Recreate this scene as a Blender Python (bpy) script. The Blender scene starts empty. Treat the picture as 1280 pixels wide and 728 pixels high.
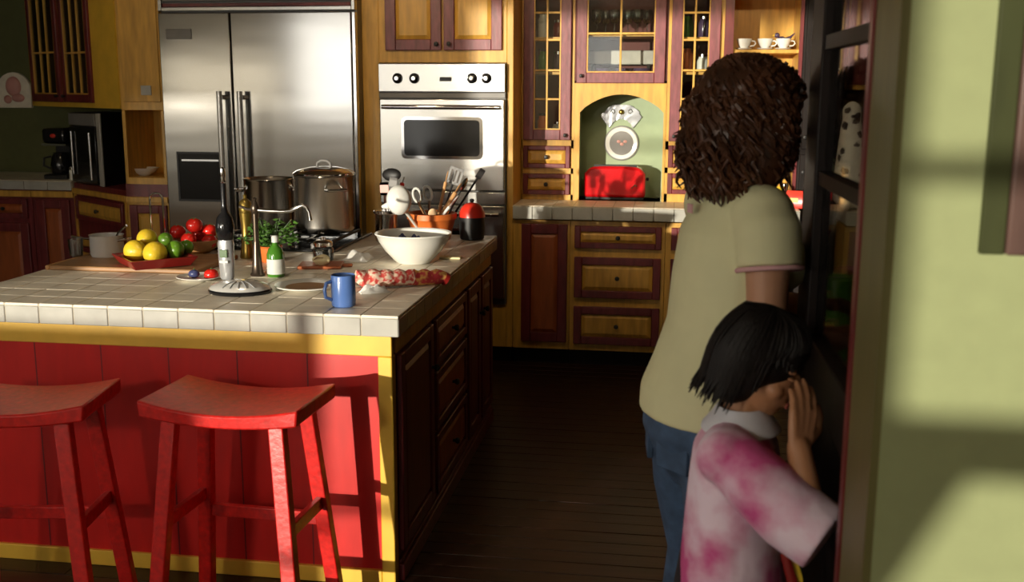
import bpy, bmesh, math, random
from mathutils import Vector, Matrix, Euler, noise
random.seed(7)
scene = bpy.context.scene
COL = scene.collection

# ------------------------------------------------------------------ camera
CAM = Vector((0.8294, -3.1381, 1.6157))
YAW, PITCH, ROLL, FPX = -0.1494, 0.188, 0.0036, 1325.2
Fv = Vector((math.sin(YAW)*math.cos(PITCH), math.cos(YAW)*math.cos(PITCH), -math.sin(PITCH)))
_R = Vector((math.cos(YAW), -math.sin(YAW), 0)); _U = _R.cross(Fv)
Rv = _R*math.cos(ROLL) + _U*math.sin(ROLL)
Uv = _U*math.cos(ROLL) - _R*math.sin(ROLL)
cd = bpy.data.cameras.new('camera'); cam = bpy.data.objects.new('camera', cd); COL.objects.link(cam)
mw = Matrix((( Rv.x, Uv.x, -Fv.x, CAM.x), (Rv.y, Uv.y, -Fv.y, CAM.y), (Rv.z, Uv.z, -Fv.z, CAM.z), (0, 0, 0, 1)))
cam.matrix_world = mw
cd.sensor_width = 36.0; cd.lens = 36.0*FPX/1280.0; cd.clip_start = 0.05
cd.dof.use_dof = True; cd.dof.focus_distance = 4.2; cd.dof.aperture_fstop = 4.5
scene.camera = cam

# ------------------------------------------------------------------ world, sun, exposure
SUN = Vector((0.47, 1.0, -0.062))          # travel direction of the low evening sun
w = bpy.data.worlds.new('sky'); scene.world = w; w.use_nodes = True
bg = w.node_tree.nodes['Background']; bg.inputs[0].default_value = (1.0, 0.94, 0.86, 1); bg.inputs[1].default_value = 3.2
sl = bpy.data.lights.new('sun', 'SUN'); sl.energy = 6.0; sl.angle = math.radians(0.7); sl.color = (1.0, 0.90, 0.74)
so = bpy.data.objects.new('sun', sl); COL.objects.link(so); so.location = (-4, -9, 4)
so.rotation_euler = SUN.to_track_quat('-Z', 'Y').to_euler()
FILL_RECESS = 20                                  # watts of the fill light added above the island
FILL_PEND = 92                                    # watts of the fill pendant added in the rear room
FILL_TRK = (10, 28, 26, 40)                       # watts of the four fill heads on the added ceiling track
vs = scene.view_settings
vs.view_transform = 'Standard'; vs.look = 'None'; vs.gamma = 1.0; vs.exposure = 0.0
try: vs.use_curve_mapping = False
except Exception: pass
scene.cycles.max_bounces = 8; scene.cycles.diffuse_bounces = 4; scene.cycles.glossy_bounces = 4
scene.cycles.transparent_max_bounces = 16; scene.cycles.sample_clamp_indirect = 6.0
scene.cycles.caustics_reflective = False; scene.cycles.caustics_refractive = False

# ------------------------------------------------------------------ pixel -> place
def ray(x, y): return Fv + Rv*((x-640)/FPX) - Uv*((y-364)/FPX)
def ony(x, y, Y): d = ray(x, y); return CAM + d*((Y-CAM.y)/d.y)
def onz(x, y, Z): d = ray(x, y); return CAM + d*((Z-CAM.z)/d.z)
def onx(x, y, X): d = ray(x, y); return CAM + d*((X-CAM.x)/d.x)
def rect(x0, y0, x1, y1, Y):
    a = ony(x0, (y0+y1)/2, Y).x; b = ony(x1, (y0+y1)/2, Y).x
    t = ony((x0+x1)/2, y0, Y).z; u = ony((x0+x1)/2, y1, Y).z
    return a, b, u, t                     # x0, x1, z0, z1

# ------------------------------------------------------------------ materials
MATS = {}
def mat(name, col, rough=0.5, metal=0.0, var=0.12, scale=8.0, bump=0.0, stretch=(1,1,1), col2=None, spec=0.5, coat=0.0, detail=3.0, ramp=(0.3,0.7), bscale=None, trans=0.0, sheen=0.0, rvar=0.0):
    m = bpy.data.materials.new(name); m.use_nodes = True; nt = m.node_tree; N = nt.nodes; L = nt.links
    b = N['Principled BSDF']
    b.inputs['Roughness'].default_value = rough; b.inputs['Metallic'].default_value = metal
    b.inputs['Specular IOR Level'].default_value = spec; b.inputs['Coat Weight'].default_value = coat
    b.inputs['Transmission Weight'].default_value = trans
    b.inputs['Sheen Weight'].default_value = sheen
    tc = N.new('ShaderNodeTexCoord'); mp = N.new('ShaderNodeMapping'); mp.inputs['Scale'].default_value = stretch
    oi = N.new('ShaderNodeObjectInfo')
    L.new(tc.outputs['Object'], mp.inputs['Vector'])
    ns = N.new('ShaderNodeTexNoise'); ns.inputs['Scale'].default_value = scale; ns.inputs['Detail'].default_value = detail
    ns.noise_dimensions = '4D'
    mm = N.new('ShaderNodeMath'); mm.operation = 'MULTIPLY'; mm.inputs[1].default_value = 37.0
    L.new(oi.outputs['Random'], mm.inputs[0]); L.new(mm.outputs[0], ns.inputs['W'])
    L.new(mp.outputs[0], ns.inputs['Vector'])
    rp = N.new('ShaderNodeValToRGB'); rp.color_ramp.elements[0].position = ramp[0]; rp.color_ramp.elements[1].position = ramp[1]
    c = Vector(col[:3]); c2 = Vector(col2[:3]) if col2 else None
    a0 = c*(1-var) if c2 is None else c; a1 = c*(1+var) if c2 is None else c2
    rp.color_ramp.elements[0].color = (*[min(1, v) for v in a0], 1); rp.color_ramp.elements[1].color = (*[min(1, v) for v in a1], 1)
    L.new(ns.outputs['Fac'], rp.inputs['Fac']); L.new(rp.outputs['Color'], b.inputs['Base Color'])
    if bump > 0:
        bn = N.new('ShaderNodeBump'); bn.inputs['Strength'].default_value = bump; bn.inputs['Distance'].default_value = 0.01
        src = ns
        if bscale:
            src = N.new('ShaderNodeTexNoise'); src.inputs['Scale'].default_value = bscale; src.inputs['Detail'].default_value = 2
            L.new(mp.outputs[0], src.inputs['Vector'])
        L.new(src.outputs['Fac'], bn.inputs['Height']); L.new(bn.outputs['Normal'], b.inputs['Normal'])
    if rvar > 0:
        mr = N.new('ShaderNodeMapRange'); mr.inputs[3].default_value = max(0, rough-rvar); mr.inputs[4].default_value = rough+rvar
        L.new(ns.outputs['Fac'], mr.inputs[0]); L.new(mr.outputs[0], b.inputs['Roughness'])
    MATS[name] = m
    return m
def glass_mat(name, tint=(1,1,1), refl=0.10, rough=0.02):
    m = bpy.data.materials.new(name); m.use_nodes = True; nt = m.node_tree; N = nt.nodes; L = nt.links
    for n in list(N): N.remove(n)
    o = N.new('ShaderNodeOutputMaterial'); mx = N.new('ShaderNodeMixShader'); t = N.new('ShaderNodeBsdfTransparent'); g = N.new('ShaderNodeBsdfGlossy')
    t.inputs['Color'].default_value = (*tint, 1); g.inputs['Roughness'].default_value = rough
    lw = N.new('ShaderNodeLayerWeight'); lw.inputs['Blend'].default_value = 0.25
    ml = N.new('ShaderNodeMath'); ml.operation = 'MULTIPLY_ADD'; ml.inputs[1].default_value = 0.6; ml.inputs[2].default_value = refl*0.4
    ns = N.new('ShaderNodeTexNoise'); ns.inputs['Scale'].default_value = 3.0
    tc = N.new('ShaderNodeTexCoord'); L.new(tc.outputs['Object'], ns.inputs['Vector'])
    bn = N.new('ShaderNodeBump'); bn.inputs['Strength'].default_value = 0.05; L.new(ns.outputs['Fac'], bn.inputs['Height']); L.new(bn.outputs['Normal'], g.inputs['Normal'])
    L.new(lw.outputs['Fresnel'], ml.inputs[0]); L.new(ml.outputs[0], mx.inputs['Fac'])
    L.new(t.outputs[0], mx.inputs[1]); L.new(g.outputs[0], mx.inputs[2]); L.new(mx.outputs[0], o.inputs['Surface'])
    MATS[name] = m; return m
def sheer_mat(name, col):
    m = bpy.data.materials.new(name); m.use_nodes = True; nt = m.node_tree; N = nt.nodes; L = nt.links
    for n in list(N): N.remove(n)
    o = N.new('ShaderNodeOutputMaterial'); mx = N.new('ShaderNodeMixShader'); t = N.new('ShaderNodeBsdfTranslucent'); g = N.new('ShaderNodeBsdfDiffuse')
    ns = N.new('ShaderNodeTexNoise'); ns.inputs['Scale'].default_value = 60.0
    rp = N.new('ShaderNodeValToRGB'); rp.color_ramp.elements[0].color = (*[v*0.9 for v in col], 1); rp.color_ramp.elements[1].color = (*col, 1)
    L.new(ns.outputs['Fac'], rp.inputs['Fac']); L.new(rp.outputs[0], t.inputs['Color']); L.new(rp.outputs[0], g.inputs['Color'])
    mx.inputs['Fac'].default_value = 0.3
    L.new(t.outputs[0], mx.inputs[1]); L.new(g.outputs[0], mx.inputs[2])
    m3 = N.new('ShaderNodeMixShader'); tp = N.new('ShaderNodeBsdfTransparent'); m3.inputs['Fac'].default_value = 0.04
    L.new(mx.outputs[0], m3.inputs[1]); L.new(tp.outputs[0], m3.inputs[2]); L.new(m3.outputs[0], o.inputs['Surface'])
    MATS[name] = m; return m

mat('gold_wood', (0.60, 0.33, 0.055), 0.42, var=0.22, scale=5, stretch=(7,7,1), bump=0.05)
mat('gold_paint', (0.74, 0.45, 0.05), 0.45, var=0.10, scale=9, bump=0.04)
mat('burgundy', (0.150, 0.020, 0.022), 0.38, var=0.3, scale=6, stretch=(6,6,1.2), bump=0.05)
mat('plum', (0.20, 0.055, 0.065), 0.40, var=0.3, scale=9, stretch=(5,5,1.2), bump=0.08)
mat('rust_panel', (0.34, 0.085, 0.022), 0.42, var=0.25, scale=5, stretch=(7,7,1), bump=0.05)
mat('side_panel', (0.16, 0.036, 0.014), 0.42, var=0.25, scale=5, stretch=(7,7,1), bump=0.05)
mat('island_red', (0.54, 0.013, 0.010), 0.38, var=0.14, scale=4, stretch=(4,4,1), bump=0.04)
mat('stool_red', (0.54, 0.014, 0.011), 0.33, var=0.3, scale=55, bump=0.10, detail=4, ramp=(0.25,0.75))
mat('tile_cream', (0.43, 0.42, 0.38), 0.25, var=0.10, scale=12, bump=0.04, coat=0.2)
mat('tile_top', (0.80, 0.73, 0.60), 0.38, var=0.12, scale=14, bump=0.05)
mat('grout', (0.50, 0.45, 0.36), 0.8, var=0.2, scale=40, bump=0.1)
mat('steel', (0.62, 0.61, 0.58), 0.24, metal=1.0, var=0.04, scale=2, stretch=(1,1,60), bump=0.0, rvar=0.03)
mat('steel_wavy', (0.52, 0.51, 0.49), 0.13, metal=1.0, var=0.03, scale=1.6, stretch=(0.4,1,2.0), bump=0.18, bscale=1.6)
mat('chrome', (0.72, 0.71, 0.70), 0.10, metal=1.0, var=0.05, scale=12)
mat('copper_steel', (0.78, 0.74, 0.68), 0.20, metal=1.0, var=0.06, scale=6)
mat('black_gloss', (0.010, 0.010, 0.011), 0.12, var=0.3, scale=6)
mat('black_matte', (0.012, 0.011, 0.011), 0.5, var=0.3, scale=12, bump=0.05)
mat('dark_wood', (0.011, 0.007, 0.006), 0.55, spec=0.2, var=0.35, scale=5, stretch=(7,7,1), bump=0.06)
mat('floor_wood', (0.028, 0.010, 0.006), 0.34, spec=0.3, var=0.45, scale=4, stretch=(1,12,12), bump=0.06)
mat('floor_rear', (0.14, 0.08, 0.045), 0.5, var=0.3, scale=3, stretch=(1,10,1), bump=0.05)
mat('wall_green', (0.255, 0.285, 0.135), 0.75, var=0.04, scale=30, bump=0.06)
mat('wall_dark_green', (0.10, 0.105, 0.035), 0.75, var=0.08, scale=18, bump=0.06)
mat('wall_cream', (0.36, 0.30, 0.20), 0.8, var=0.05, scale=20, bump=0.05)
mat('wall_gold', (0.55, 0.34, 0.08), 0.75, var=0.08, scale=14, bump=0.05)
mat('ceiling_white', (0.50, 0.44, 0.34), 0.85, var=0.03, scale=20, bump=0.04)
mat('olive_trim', (0.120, 0.110, 0.036), 0.5, var=0.12, scale=6, stretch=(5,5,1), bump=0.04)
mat('frame_olive_shaded', (0.038, 0.044, 0.014), 0.6, spec=0.2, var=0.15, scale=6, stretch=(5,5,1), bump=0.04)  # olive darkened: the shade on the moulding is put into its colour
mat('frame_brown', (0.080, 0.044, 0.036), 0.4, var=0.25, scale=6, stretch=(6,6,1), bump=0.06)
mat('niche_green', (0.30, 0.37, 0.22), 0.6, var=0.08, scale=10, bump=0.04)
mat('cab_inside', (0.12, 0.035, 0.030), 0.7, var=0.25, scale=6)
mat('white_china', (0.80, 0.79, 0.74), 0.18, var=0.04, scale=10, coat=0.3)
mat('white_cloth', (0.78, 0.76, 0.72), 0.85, var=0.06, scale=30, bump=0.2)
mat('red_enamel', (0.55, 0.008, 0.012), 0.16, var=0.12, scale=5, coat=0.6)
mat('red_plastic', (0.70, 0.035, 0.018), 0.3, var=0.08, scale=8)
mat('tray_red', (0.20, 0.012, 0.010), 0.3, var=0.2, scale=9)
mat('tomato', (0.62, 0.018, 0.012), 0.2, var=0.15, scale=5, coat=0.4)
mat('leaf_green', (0.055, 0.13, 0.018), 0.5, var=0.4, scale=20)
mat('herb_green', (0.06, 0.15, 0.02), 0.5, var=0.5, scale=14)
mat('lemon', (0.72, 0.50, 0.03), 0.35, var=0.12, scale=7, bump=0.15, bscale=90)
mat('lime', (0.10, 0.22, 0.015), 0.3, var=0.3, scale=7, bump=0.1, bscale=90)
mat('pear', (0.40, 0.22, 0.03), 0.4, var=0.25, scale=7)
mat('terracotta', (0.66, 0.16, 0.03), 0.45, var=0.12, scale=8, bump=0.05)
mat('board_wood', (0.32, 0.17, 0.07), 0.5, var=0.2, scale=6, stretch=(1,8,8), bump=0.05)
mat('spoon_wood', (0.52, 0.28, 0.11), 0.55, var=0.2, scale=8, stretch=(6,6,1), bump=0.04)
mat('pale_wood', (0.66, 0.46, 0.26), 0.55, var=0.12, scale=8)
mat('mug_blue', (0.10, 0.20, 0.52), 0.2, var=0.06, scale=8, coat=0.5)
mat('brass', (0.36, 0.25, 0.06), 0.3, metal=0.9, var=0.2, scale=10)
mat('bottle_green', (0.06, 0.20, 0.02), 0.12, var=0.2, scale=8, coat=0.5)
mat('label_paper', (0.62, 0.64, 0.60), 0.6, var=0.08, scale=20)
mat('potato', (0.72, 0.62, 0.36), 0.6, var=0.1, scale=10)
mat('plum_blue', (0.05, 0.06, 0.16), 0.3, var=0.2, scale=8)
mat('grey_plastic', (0.20, 0.19, 0.18), 0.4, var=0.15, scale=8)
mat('silver_plastic', (0.55, 0.56, 0.58), 0.25, metal=0.6, var=0.08, scale=8)
mat('display_green', (0.10, 0.16, 0.08), 0.2, var=0.15, scale=20)
mat('pink_plastic', (0.62, 0.30, 0.26), 0.4, var=0.15, scale=8)
mat('yellow_pack', (0.85, 0.58, 0.05), 0.4, var=0.2, scale=14)
mat('navy_china', (0.06, 0.04, 0.08), 0.2, var=0.3, scale=10, coat=0.3)
mat('white_window', (0.62, 0.58, 0.48), 0.5, var=0.04, scale=12)
mat('bronze', (0.10, 0.075, 0.055), 0.3, metal=0.8, var=0.2, scale=10)
mat('polished', (0.74, 0.73, 0.70), 0.2, metal=0.4, var=0.04, scale=10)
glass_mat('clear_glass', (0.97, 0.98, 0.97), 0.10)
glass_mat('window_glass', (0.97, 0.98, 0.98), 0.08)
glass_mat('vessel_glass', (0.80, 0.82, 0.80), 0.35)
sheer_mat('sheer', (0.75, 0.70, 0.60))

# ------------------------------------------------------------------ mesh builder
class MB:
    def __init__(s, T=None): s.v = []; s.f = []; s.T = T
    def add(s, vs, fs):
        o = len(s.v)
        s.v += [(s.T @ Vector(p)) if s.T is not None else Vector(p) for p in vs]
        s.f += [tuple(i+o for i in f) for f in fs]
        return s
    def box(s, x0, x1, y0, y1, z0, z1):
        return s.add([(x0,y0,z0),(x1,y0,z0),(x1,y1,z0),(x0,y1,z0),(x0,y0,z1),(x1,y0,z1),(x1,y1,z1),(x0,y1,z1)],
                     [(0,3,2,1),(4,5,6,7),(0,1,5,4),(1,2,6,5),(2,3,7,6),(3,0,4,7)])
    def frustum(s, u0, u1, z0, z1, d0, d1, i):
        """raised panel: local (u, d, z) with d the outward distance"""
        return s.add([(u0,d0,z0),(u1,d0,z0),(u1,d0,z1),(u0,d0,z1),(u0+i,d1,z0+i),(u1-i,d1,z0+i),(u1-i,d1,z1-i),(u0+i,d1,z1-i)],
                     [(0,3,2,1),(4,5,6,7),(0,1,5,4),(1,2,6,5),(2,3,7,6),(3,0,4,7)])
    def cyl(s, p0, p1, r0, r1=None, n=16, caps=True):
        r1 = r0 if r1 is None else r1
        return s.tube([p0, p1], [r0, r1], n, caps)
    def tube(s, pts, rad, n=10, caps=True, flat=1.0):
        pts = [Vector(p) for p in pts]
        if not hasattr(rad, '__len__'): rad = [rad]*len(pts)
        vs = []; fs = []; prev = None
        for i, p in enumerate(pts):
            t = (pts[min(i+1, len(pts)-1)] - pts[max(i-1, 0)]).normalized()
            if prev is None:
                a = Vector((0,0,1)) if abs(t.z) < 0.9 else Vector((1,0,0))
                u = t.cross(a).normalized()
            else:
                u = (prev - t*prev.dot(t)); u = u.normalized() if u.length > 1e-6 else t.orthogonal().normalized()
            prev = u; v = t.cross(u)
            for k in range(n):
                a = 2*math.pi*k/n
                vs.append(p + (u*math.cos(a) + v*math.sin(a)*flat)*rad[i])
        for i in range(len(pts)-1):
            for k in range(n):
                k2 = (k+1) % n
                fs.append((i*n+k, i*n+k2, (i+1)*n+k2, (i+1)*n+k))
        if caps:
            fs.append(tuple(reversed(range(n)))); fs.append(tuple(range((len(pts)-1)*n, len(pts)*n)))
        return s.add(vs, fs)
    def lathe(s, prof, c=(0,0,0), n=28, sx=1.0, sy=1.0, wob=None):
        vs = []; fs = []; c = Vector(c)
        for (r, z) in prof:
            for k in range(n):
                a = 2*math.pi*k/n
                rr = r*(1 + (wob(a, z) if wob else 0))
                vs.append(c + Vector((rr*math.cos(a)*sx, rr*math.sin(a)*sy, z)))
        m = len(prof)
        for i in range(m-1):
            for k in range(n):
                k2 = (k+1) % n; fs.append((i*n+k, i*n+k2, (i+1)*n+k2, (i+1)*n+k))
        if prof[0][0] > 1e-5: fs.append(tuple(reversed(range(n))))
        if prof[-1][0] > 1e-5: fs.append(tuple(range((m-1)*n, m*n)))
        return s.add(vs, fs)
    def sphere(s, c, r, nu=16, nv=10, rot=None, shape=None):
        if not hasattr(r, '__len__'): r = (r, r, r)
        vs = []; fs = []; c = Vector(c)
        for j in range(nv+1):
            t = math.pi*j/nv
            for k in range(nu):
                a = 2*math.pi*k/nu
                p = Vector((math.sin(t)*math.cos(a), math.sin(t)*math.sin(a), -math.cos(t)))
                if shape: p = shape(p)
                p = Vector((p.x*r[0], p.y*r[1], p.z*r[2]))
                if rot is not None: p = rot @ p
                vs.append(c+p)
        for j in range(nv):
            for k in range(nu):
                k2 = (k+1) % nu; fs.append((j*nu+k, j*nu+k2, (j+1)*nu+k2, (j+1)*nu+k))
        return s.add(vs, fs)
    def capsule(s, p0, p1, r0, r1, n=14, sq=None):
        """tapered limb with rounded ends; sq = (axis vector, factor) squashes it"""
        p0 = Vector(p0); p1 = Vector(p1); d = (p1-p0); L = d.length; t = d.normalized() if L > 1e-6 else Vector((0,0,1))
        pts = []; rad = []
        for j in range(4): a = math.pi/2*j/4; pts.append(p0 - t*r0*math.cos(a)); rad.append(max(1e-4, r0*math.sin(a)))
        for j in range(5): pts.append(p0.lerp(p1, j/4)); rad.append(r0+(r1-r0)*j/4)
        for j in range(1, 5): a = math.pi/2*j/4; pts.append(p1 + t*r1*math.sin(a)); rad.append(max(1e-4, r1*math.cos(a)))
        return s.tube(pts, rad, n)
    def plan(s, poly, z0, z1):
        n = len(poly); vs = [(p[0], p[1], z0) for p in poly]+[(p[0], p[1], z1) for p in poly]
        fs = [tuple(range(n)), tuple(reversed(range(n, 2*n)))]
        for k in range(n): k2 = (k+1) % n; fs.append((k, k+n, k2+n, k2))
        return s.add(vs, fs)
    def prism(s, poly, d0, d1):
        """poly of (u, z), extruded from depth d0 to d1 (local y)"""
        n = len(poly)
        vs = [(u, d0, z) for u, z in poly] + [(u, d1, z) for u, z in poly]
        fs = [tuple(range(n)), tuple(reversed(range(n, 2*n)))]
        for k in range(n): k2 = (k+1) % n; fs.append((k, k+n, k2+n, k2))
        return s.add(vs, fs)

def rootloc(o):
    p = Vector((0,0,0))
    while o is not None: p = p + o.location; o = o.parent
    return p
def obj(name, mb, m, parent=None, world=True, smooth=40, bevel=0, sub=0, origin=None, kind=None):
    off = Vector((0,0,0))
    if world and parent is not None: off = rootloc(parent)
    org = Vector(origin) if origin is not None else Vector((0,0,0))
    me = bpy.data.meshes.new(name); me.from_pydata([tuple(v-off-org) for v in mb.v], [], mb.f); me.validate()
    bm = bmesh.new(); bm.from_mesh(me); bmesh.ops.recalc_face_normals(bm, faces=bm.faces); bm.to_mesh(me); bm.free()
    if smooth:
        me.polygons.foreach_set('use_smooth', [True]*len(me.polygons)); me.set_sharp_from_angle(angle=math.radians(smooth))
    me.materials.append(MATS[m] if isinstance(m, str) else m)
    o = bpy.data.objects.new(name, me); COL.objects.link(o); o.location = org
    if parent is not None: o.parent = parent
    if bevel:
        b = o.modifiers.new('bevel', 'BEVEL'); b.width = bevel; b.segments = 2; b.limit_method = 'ANGLE'; b.angle_limit = math.radians(40)
    if sub:
        q = o.modifiers.new('sub', 'SUBSURF'); q.levels = sub; q.render_levels = sub
    if kind: o['kind'] = kind
    return o
def tag(o, label, cat, group=None):
    o['label'] = label; o['category'] = cat
    if group: o['group'] = group
    return o
def thing(name, label, cat, loc=(0,0,0), rz=0, group=None):
    o = bpy.data.objects.new(name, None); COL.objects.link(o); o.empty_display_size = 0.05
    o.location = loc; o.rotation_euler = (0,0,rz)
    return tag(o, label, cat, group)
def one(name, mb, m, label, cat, group=None, base=None, **k):
    """a thing that is one mesh; its origin is put at the middle of its base"""
    if base is None:
        xs = [v.x for v in mb.v]; ys = [v.y for v in mb.v]; zs = [v.z for v in mb.v]
        base = ((min(xs)+max(xs))/2, (min(ys)+max(ys))/2, min(zs))
    return tag(obj(name, mb, m, None, origin=base, **k), label, cat, group)
def struct(name, mb, m, **k):
    o = obj(name, mb, m, None, **k); o['kind'] = 'structure'; return o
def share(o, name=None, parent=None, loc=None):
    c = o.copy(); COL.objects.link(c)
    if name: c.name = name
    if parent is not None: c.parent = parent
    if loc is not None: c.location = loc
    return c
def face(origin, udir=(1,0,0)):
    """matrix from local (u, d, z) - d outward - to the world; n = u x z"""
    u = Vector(udir).normalized(); z = Vector((0,0,1)); n = u.cross(z); o = Vector(origin)
    return Matrix(((u.x, n.x, 0, o.x), (u.y, n.y, 0, o.y), (u.z, n.z, 1, o.z), (0,0,0,1)))

# ================================================================== THE SETTING
YR, YB = -5.6, 3.97
XL, XR, ZC = -6.8, 3.2, 2.75
YW, YW2, XJ = -1.65, -1.45, 1.131        # partition wall: front, back, jamb
holes = [(-4.40, -2.98, 1.18, 2.62), (-2.98, -2.45, 0.22, 2.62), (-0.80, 0.10, 1.375, 2.40), (-6.45, -4.60, 1.38, 2.12), (-0.80, 0.10, 0.70, 1.375)]
xs = sorted({XL-0.15, XR+0.15, *[h[0] for h in holes], *[h[1] for h in holes]})
zs = sorted({-0.05, ZC, *[h[2] for h in holes], *[h[3] for h in holes]})
mb = MB()
for i in range(len(xs)-1):
    for j in range(len(zs)-1):
        cx, cz = (xs[i]+xs[i+1])/2, (zs[j]+zs[j+1])/2
        if not any(h[0] < cx < h[1] and h[2] < cz < h[3] for h in holes):
            mb.box(xs[i], xs[i+1], YR-0.15, YR, zs[j], zs[j+1])
struct('wall_rear', mb, 'wall_cream')
def window(n, x0, x1, z0, z1, vbars, hbars, fw=0.045):
    f = struct('window_%d' % n, MB().box(x0, x0+fw, YR-0.11, YR-0.03, z0, z1).box(x1-fw, x1, YR-0.11, YR-0.03, z0, z1)
               .box(x0, x1, YR-0.11, YR-0.03, z0, z0+fw).box(x0, x1, YR-0.11, YR-0.03, z1-fw, z1), 'white_window')
    for v in vbars: obj('muntin', MB().box(v-0.014, v+0.014, YR-0.09, YR-0.05, z0+fw, z1-fw), 'white_window', f)
    for h in hbars: obj('muntin', MB().box(x0+fw, x1-fw, YR-0.09, YR-0.05, h-0.018, h+0.018), 'white_window', f)
    us = [x0+fw]+list(vbars)+[x1-fw]; hs = [z0+fw]+list(hbars)+[z1-fw]
    for i in range(len(us)-1):
        for j in range(len(hs)-1):
            obj('pane', MB().box(us[i], us[i+1], YR-0.073, YR-0.069, hs[j], hs[j+1]), 'window_glass', f)
window(1, *holes[0], (), (1.85,), 0.02)
window(2, *holes[1], (), (0.62, 1.85), 0.02)
window(3, *holes[2], (), (1.762,))
window(4, *holes[3], (-5.52,), ())
window(5, *holes[4], (), ())  # low window added to let slanted sunlight onto the partition wall
# unseen sheer curtain, added to block direct sun and glow as soft fill
mb = MB(); n = 120; vs = []; fs = []
for i in range(n+1):
    x = -6.5 + 1.95*i/n; y = YR+0.07+0.025*math.sin(i*0.9)
    vs += [(x, y, 1.30), (x, y, 2.22)]
for i in range(n): fs.append((2*i, 2*i+2, 2*i+3, 2*i+1))
mb.add(vs, fs)
one('added_sheer_curtain', mb, 'sheer', 'added sheer cream curtain diffusing the sun at the rear window', 'curtain')
vs = []; fs = []; n = 40  # unseen curtain added to cut a slanted edge into the low sunlight
for i in range(n+1):
    for j, z in enumerate((0.60, 0.85, 1.165, 1.385, 1.40)):
        xe = -0.66+(z-1.165)*0.545; x = -0.86+(xe+0.86)*i/n
        vs.append((x, YR+0.05+0.02*math.sin(i*1.1+j*0.3), z))
for i in range(n):
    for j in range(4): q_ = i*5+j; fs.append((q_, q_+5, q_+6, q_+1))
one('added_tied_curtain', MB().add(vs, fs), 'olive_trim', 'added olive curtain blocking part of the light of the low rear window', 'curtain')
one('curtain_rod', MB().cyl((-6.6, YR+0.07, 2.23), (-4.5, YR+0.07, 2.23), 0.012), 'brass', 'brass rod carrying the added sheer curtain', 'rod')

LW = (-4.9, -1.0, 0.75, 2.35)            # unseen side-wall window added for fill light: y0, y1, z0, z1
fl = struct('window_6', MB().box(XL-0.11, XL-0.03, LW[0], LW[0]+0.05, LW[2], LW[3]).box(XL-0.11, XL-0.03, LW[1]-0.05, LW[1], LW[2], LW[3]).box(XL-0.11, XL-0.03, LW[0]+0.05, LW[1]-0.05, LW[2], LW[2]+0.05).box(XL-0.11, XL-0.03, LW[0]+0.05, LW[1]-0.05, LW[3]-0.05, LW[3]), 'white_window')
for k in range(5):
    ya, yb = LW[0]+0.05+0.76*k, LW[0]+0.05+0.76*(k+1)
    if k: obj('mullion', MB().box(XL-0.10, XL-0.04, ya-0.02, ya+0.02, LW[2]+0.05, LW[3]-0.05), 'white_window', fl)
    obj('pane', MB().box(XL-0.072, XL-0.068, ya, yb, LW[2]+0.05, LW[3]-0.05), 'window_glass', fl)
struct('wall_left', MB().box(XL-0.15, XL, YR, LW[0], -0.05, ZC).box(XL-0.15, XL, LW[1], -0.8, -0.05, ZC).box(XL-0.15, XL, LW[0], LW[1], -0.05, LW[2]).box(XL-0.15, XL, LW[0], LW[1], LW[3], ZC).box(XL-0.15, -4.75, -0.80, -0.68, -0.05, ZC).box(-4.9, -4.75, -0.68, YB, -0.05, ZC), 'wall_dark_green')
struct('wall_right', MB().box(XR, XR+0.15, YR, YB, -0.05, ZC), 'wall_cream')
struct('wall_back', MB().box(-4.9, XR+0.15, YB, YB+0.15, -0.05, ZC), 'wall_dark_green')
struct('wall_partition', MB().box(XJ, XR, YW, YW2, 0, ZC), 'wall_green')
struct('ceiling', MB().box(XL-0.15, XR+0.15, YR-0.15, YB+0.15, ZC, ZC+0.1), 'ceiling_white')
# jamb lining: the olive board that covers the end of the partition wall, with its dark red back edge
struct('trim_1', MB().box(XJ-0.012, XJ, YW+0.002, YW2-0.015, 0, 2.75), 'olive_trim')
struct('trim_2', MB().box(XJ-0.016, XJ, YW2-0.014, YW2+0.012, 0, 2.75), 'burgundy')

# floor: boards in the kitchen, one rear slab
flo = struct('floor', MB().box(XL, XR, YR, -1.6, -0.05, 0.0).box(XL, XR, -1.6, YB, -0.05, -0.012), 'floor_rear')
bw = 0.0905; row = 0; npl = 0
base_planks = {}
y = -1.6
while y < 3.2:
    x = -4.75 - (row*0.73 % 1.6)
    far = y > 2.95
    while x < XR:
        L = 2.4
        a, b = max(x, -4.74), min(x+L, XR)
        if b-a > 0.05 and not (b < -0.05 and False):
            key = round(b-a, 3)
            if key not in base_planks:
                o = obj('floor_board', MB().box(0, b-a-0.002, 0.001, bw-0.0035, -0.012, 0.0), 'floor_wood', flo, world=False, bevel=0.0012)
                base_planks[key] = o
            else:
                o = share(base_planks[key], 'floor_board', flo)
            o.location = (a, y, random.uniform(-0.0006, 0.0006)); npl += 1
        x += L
    y += bw; row += 1

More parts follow.
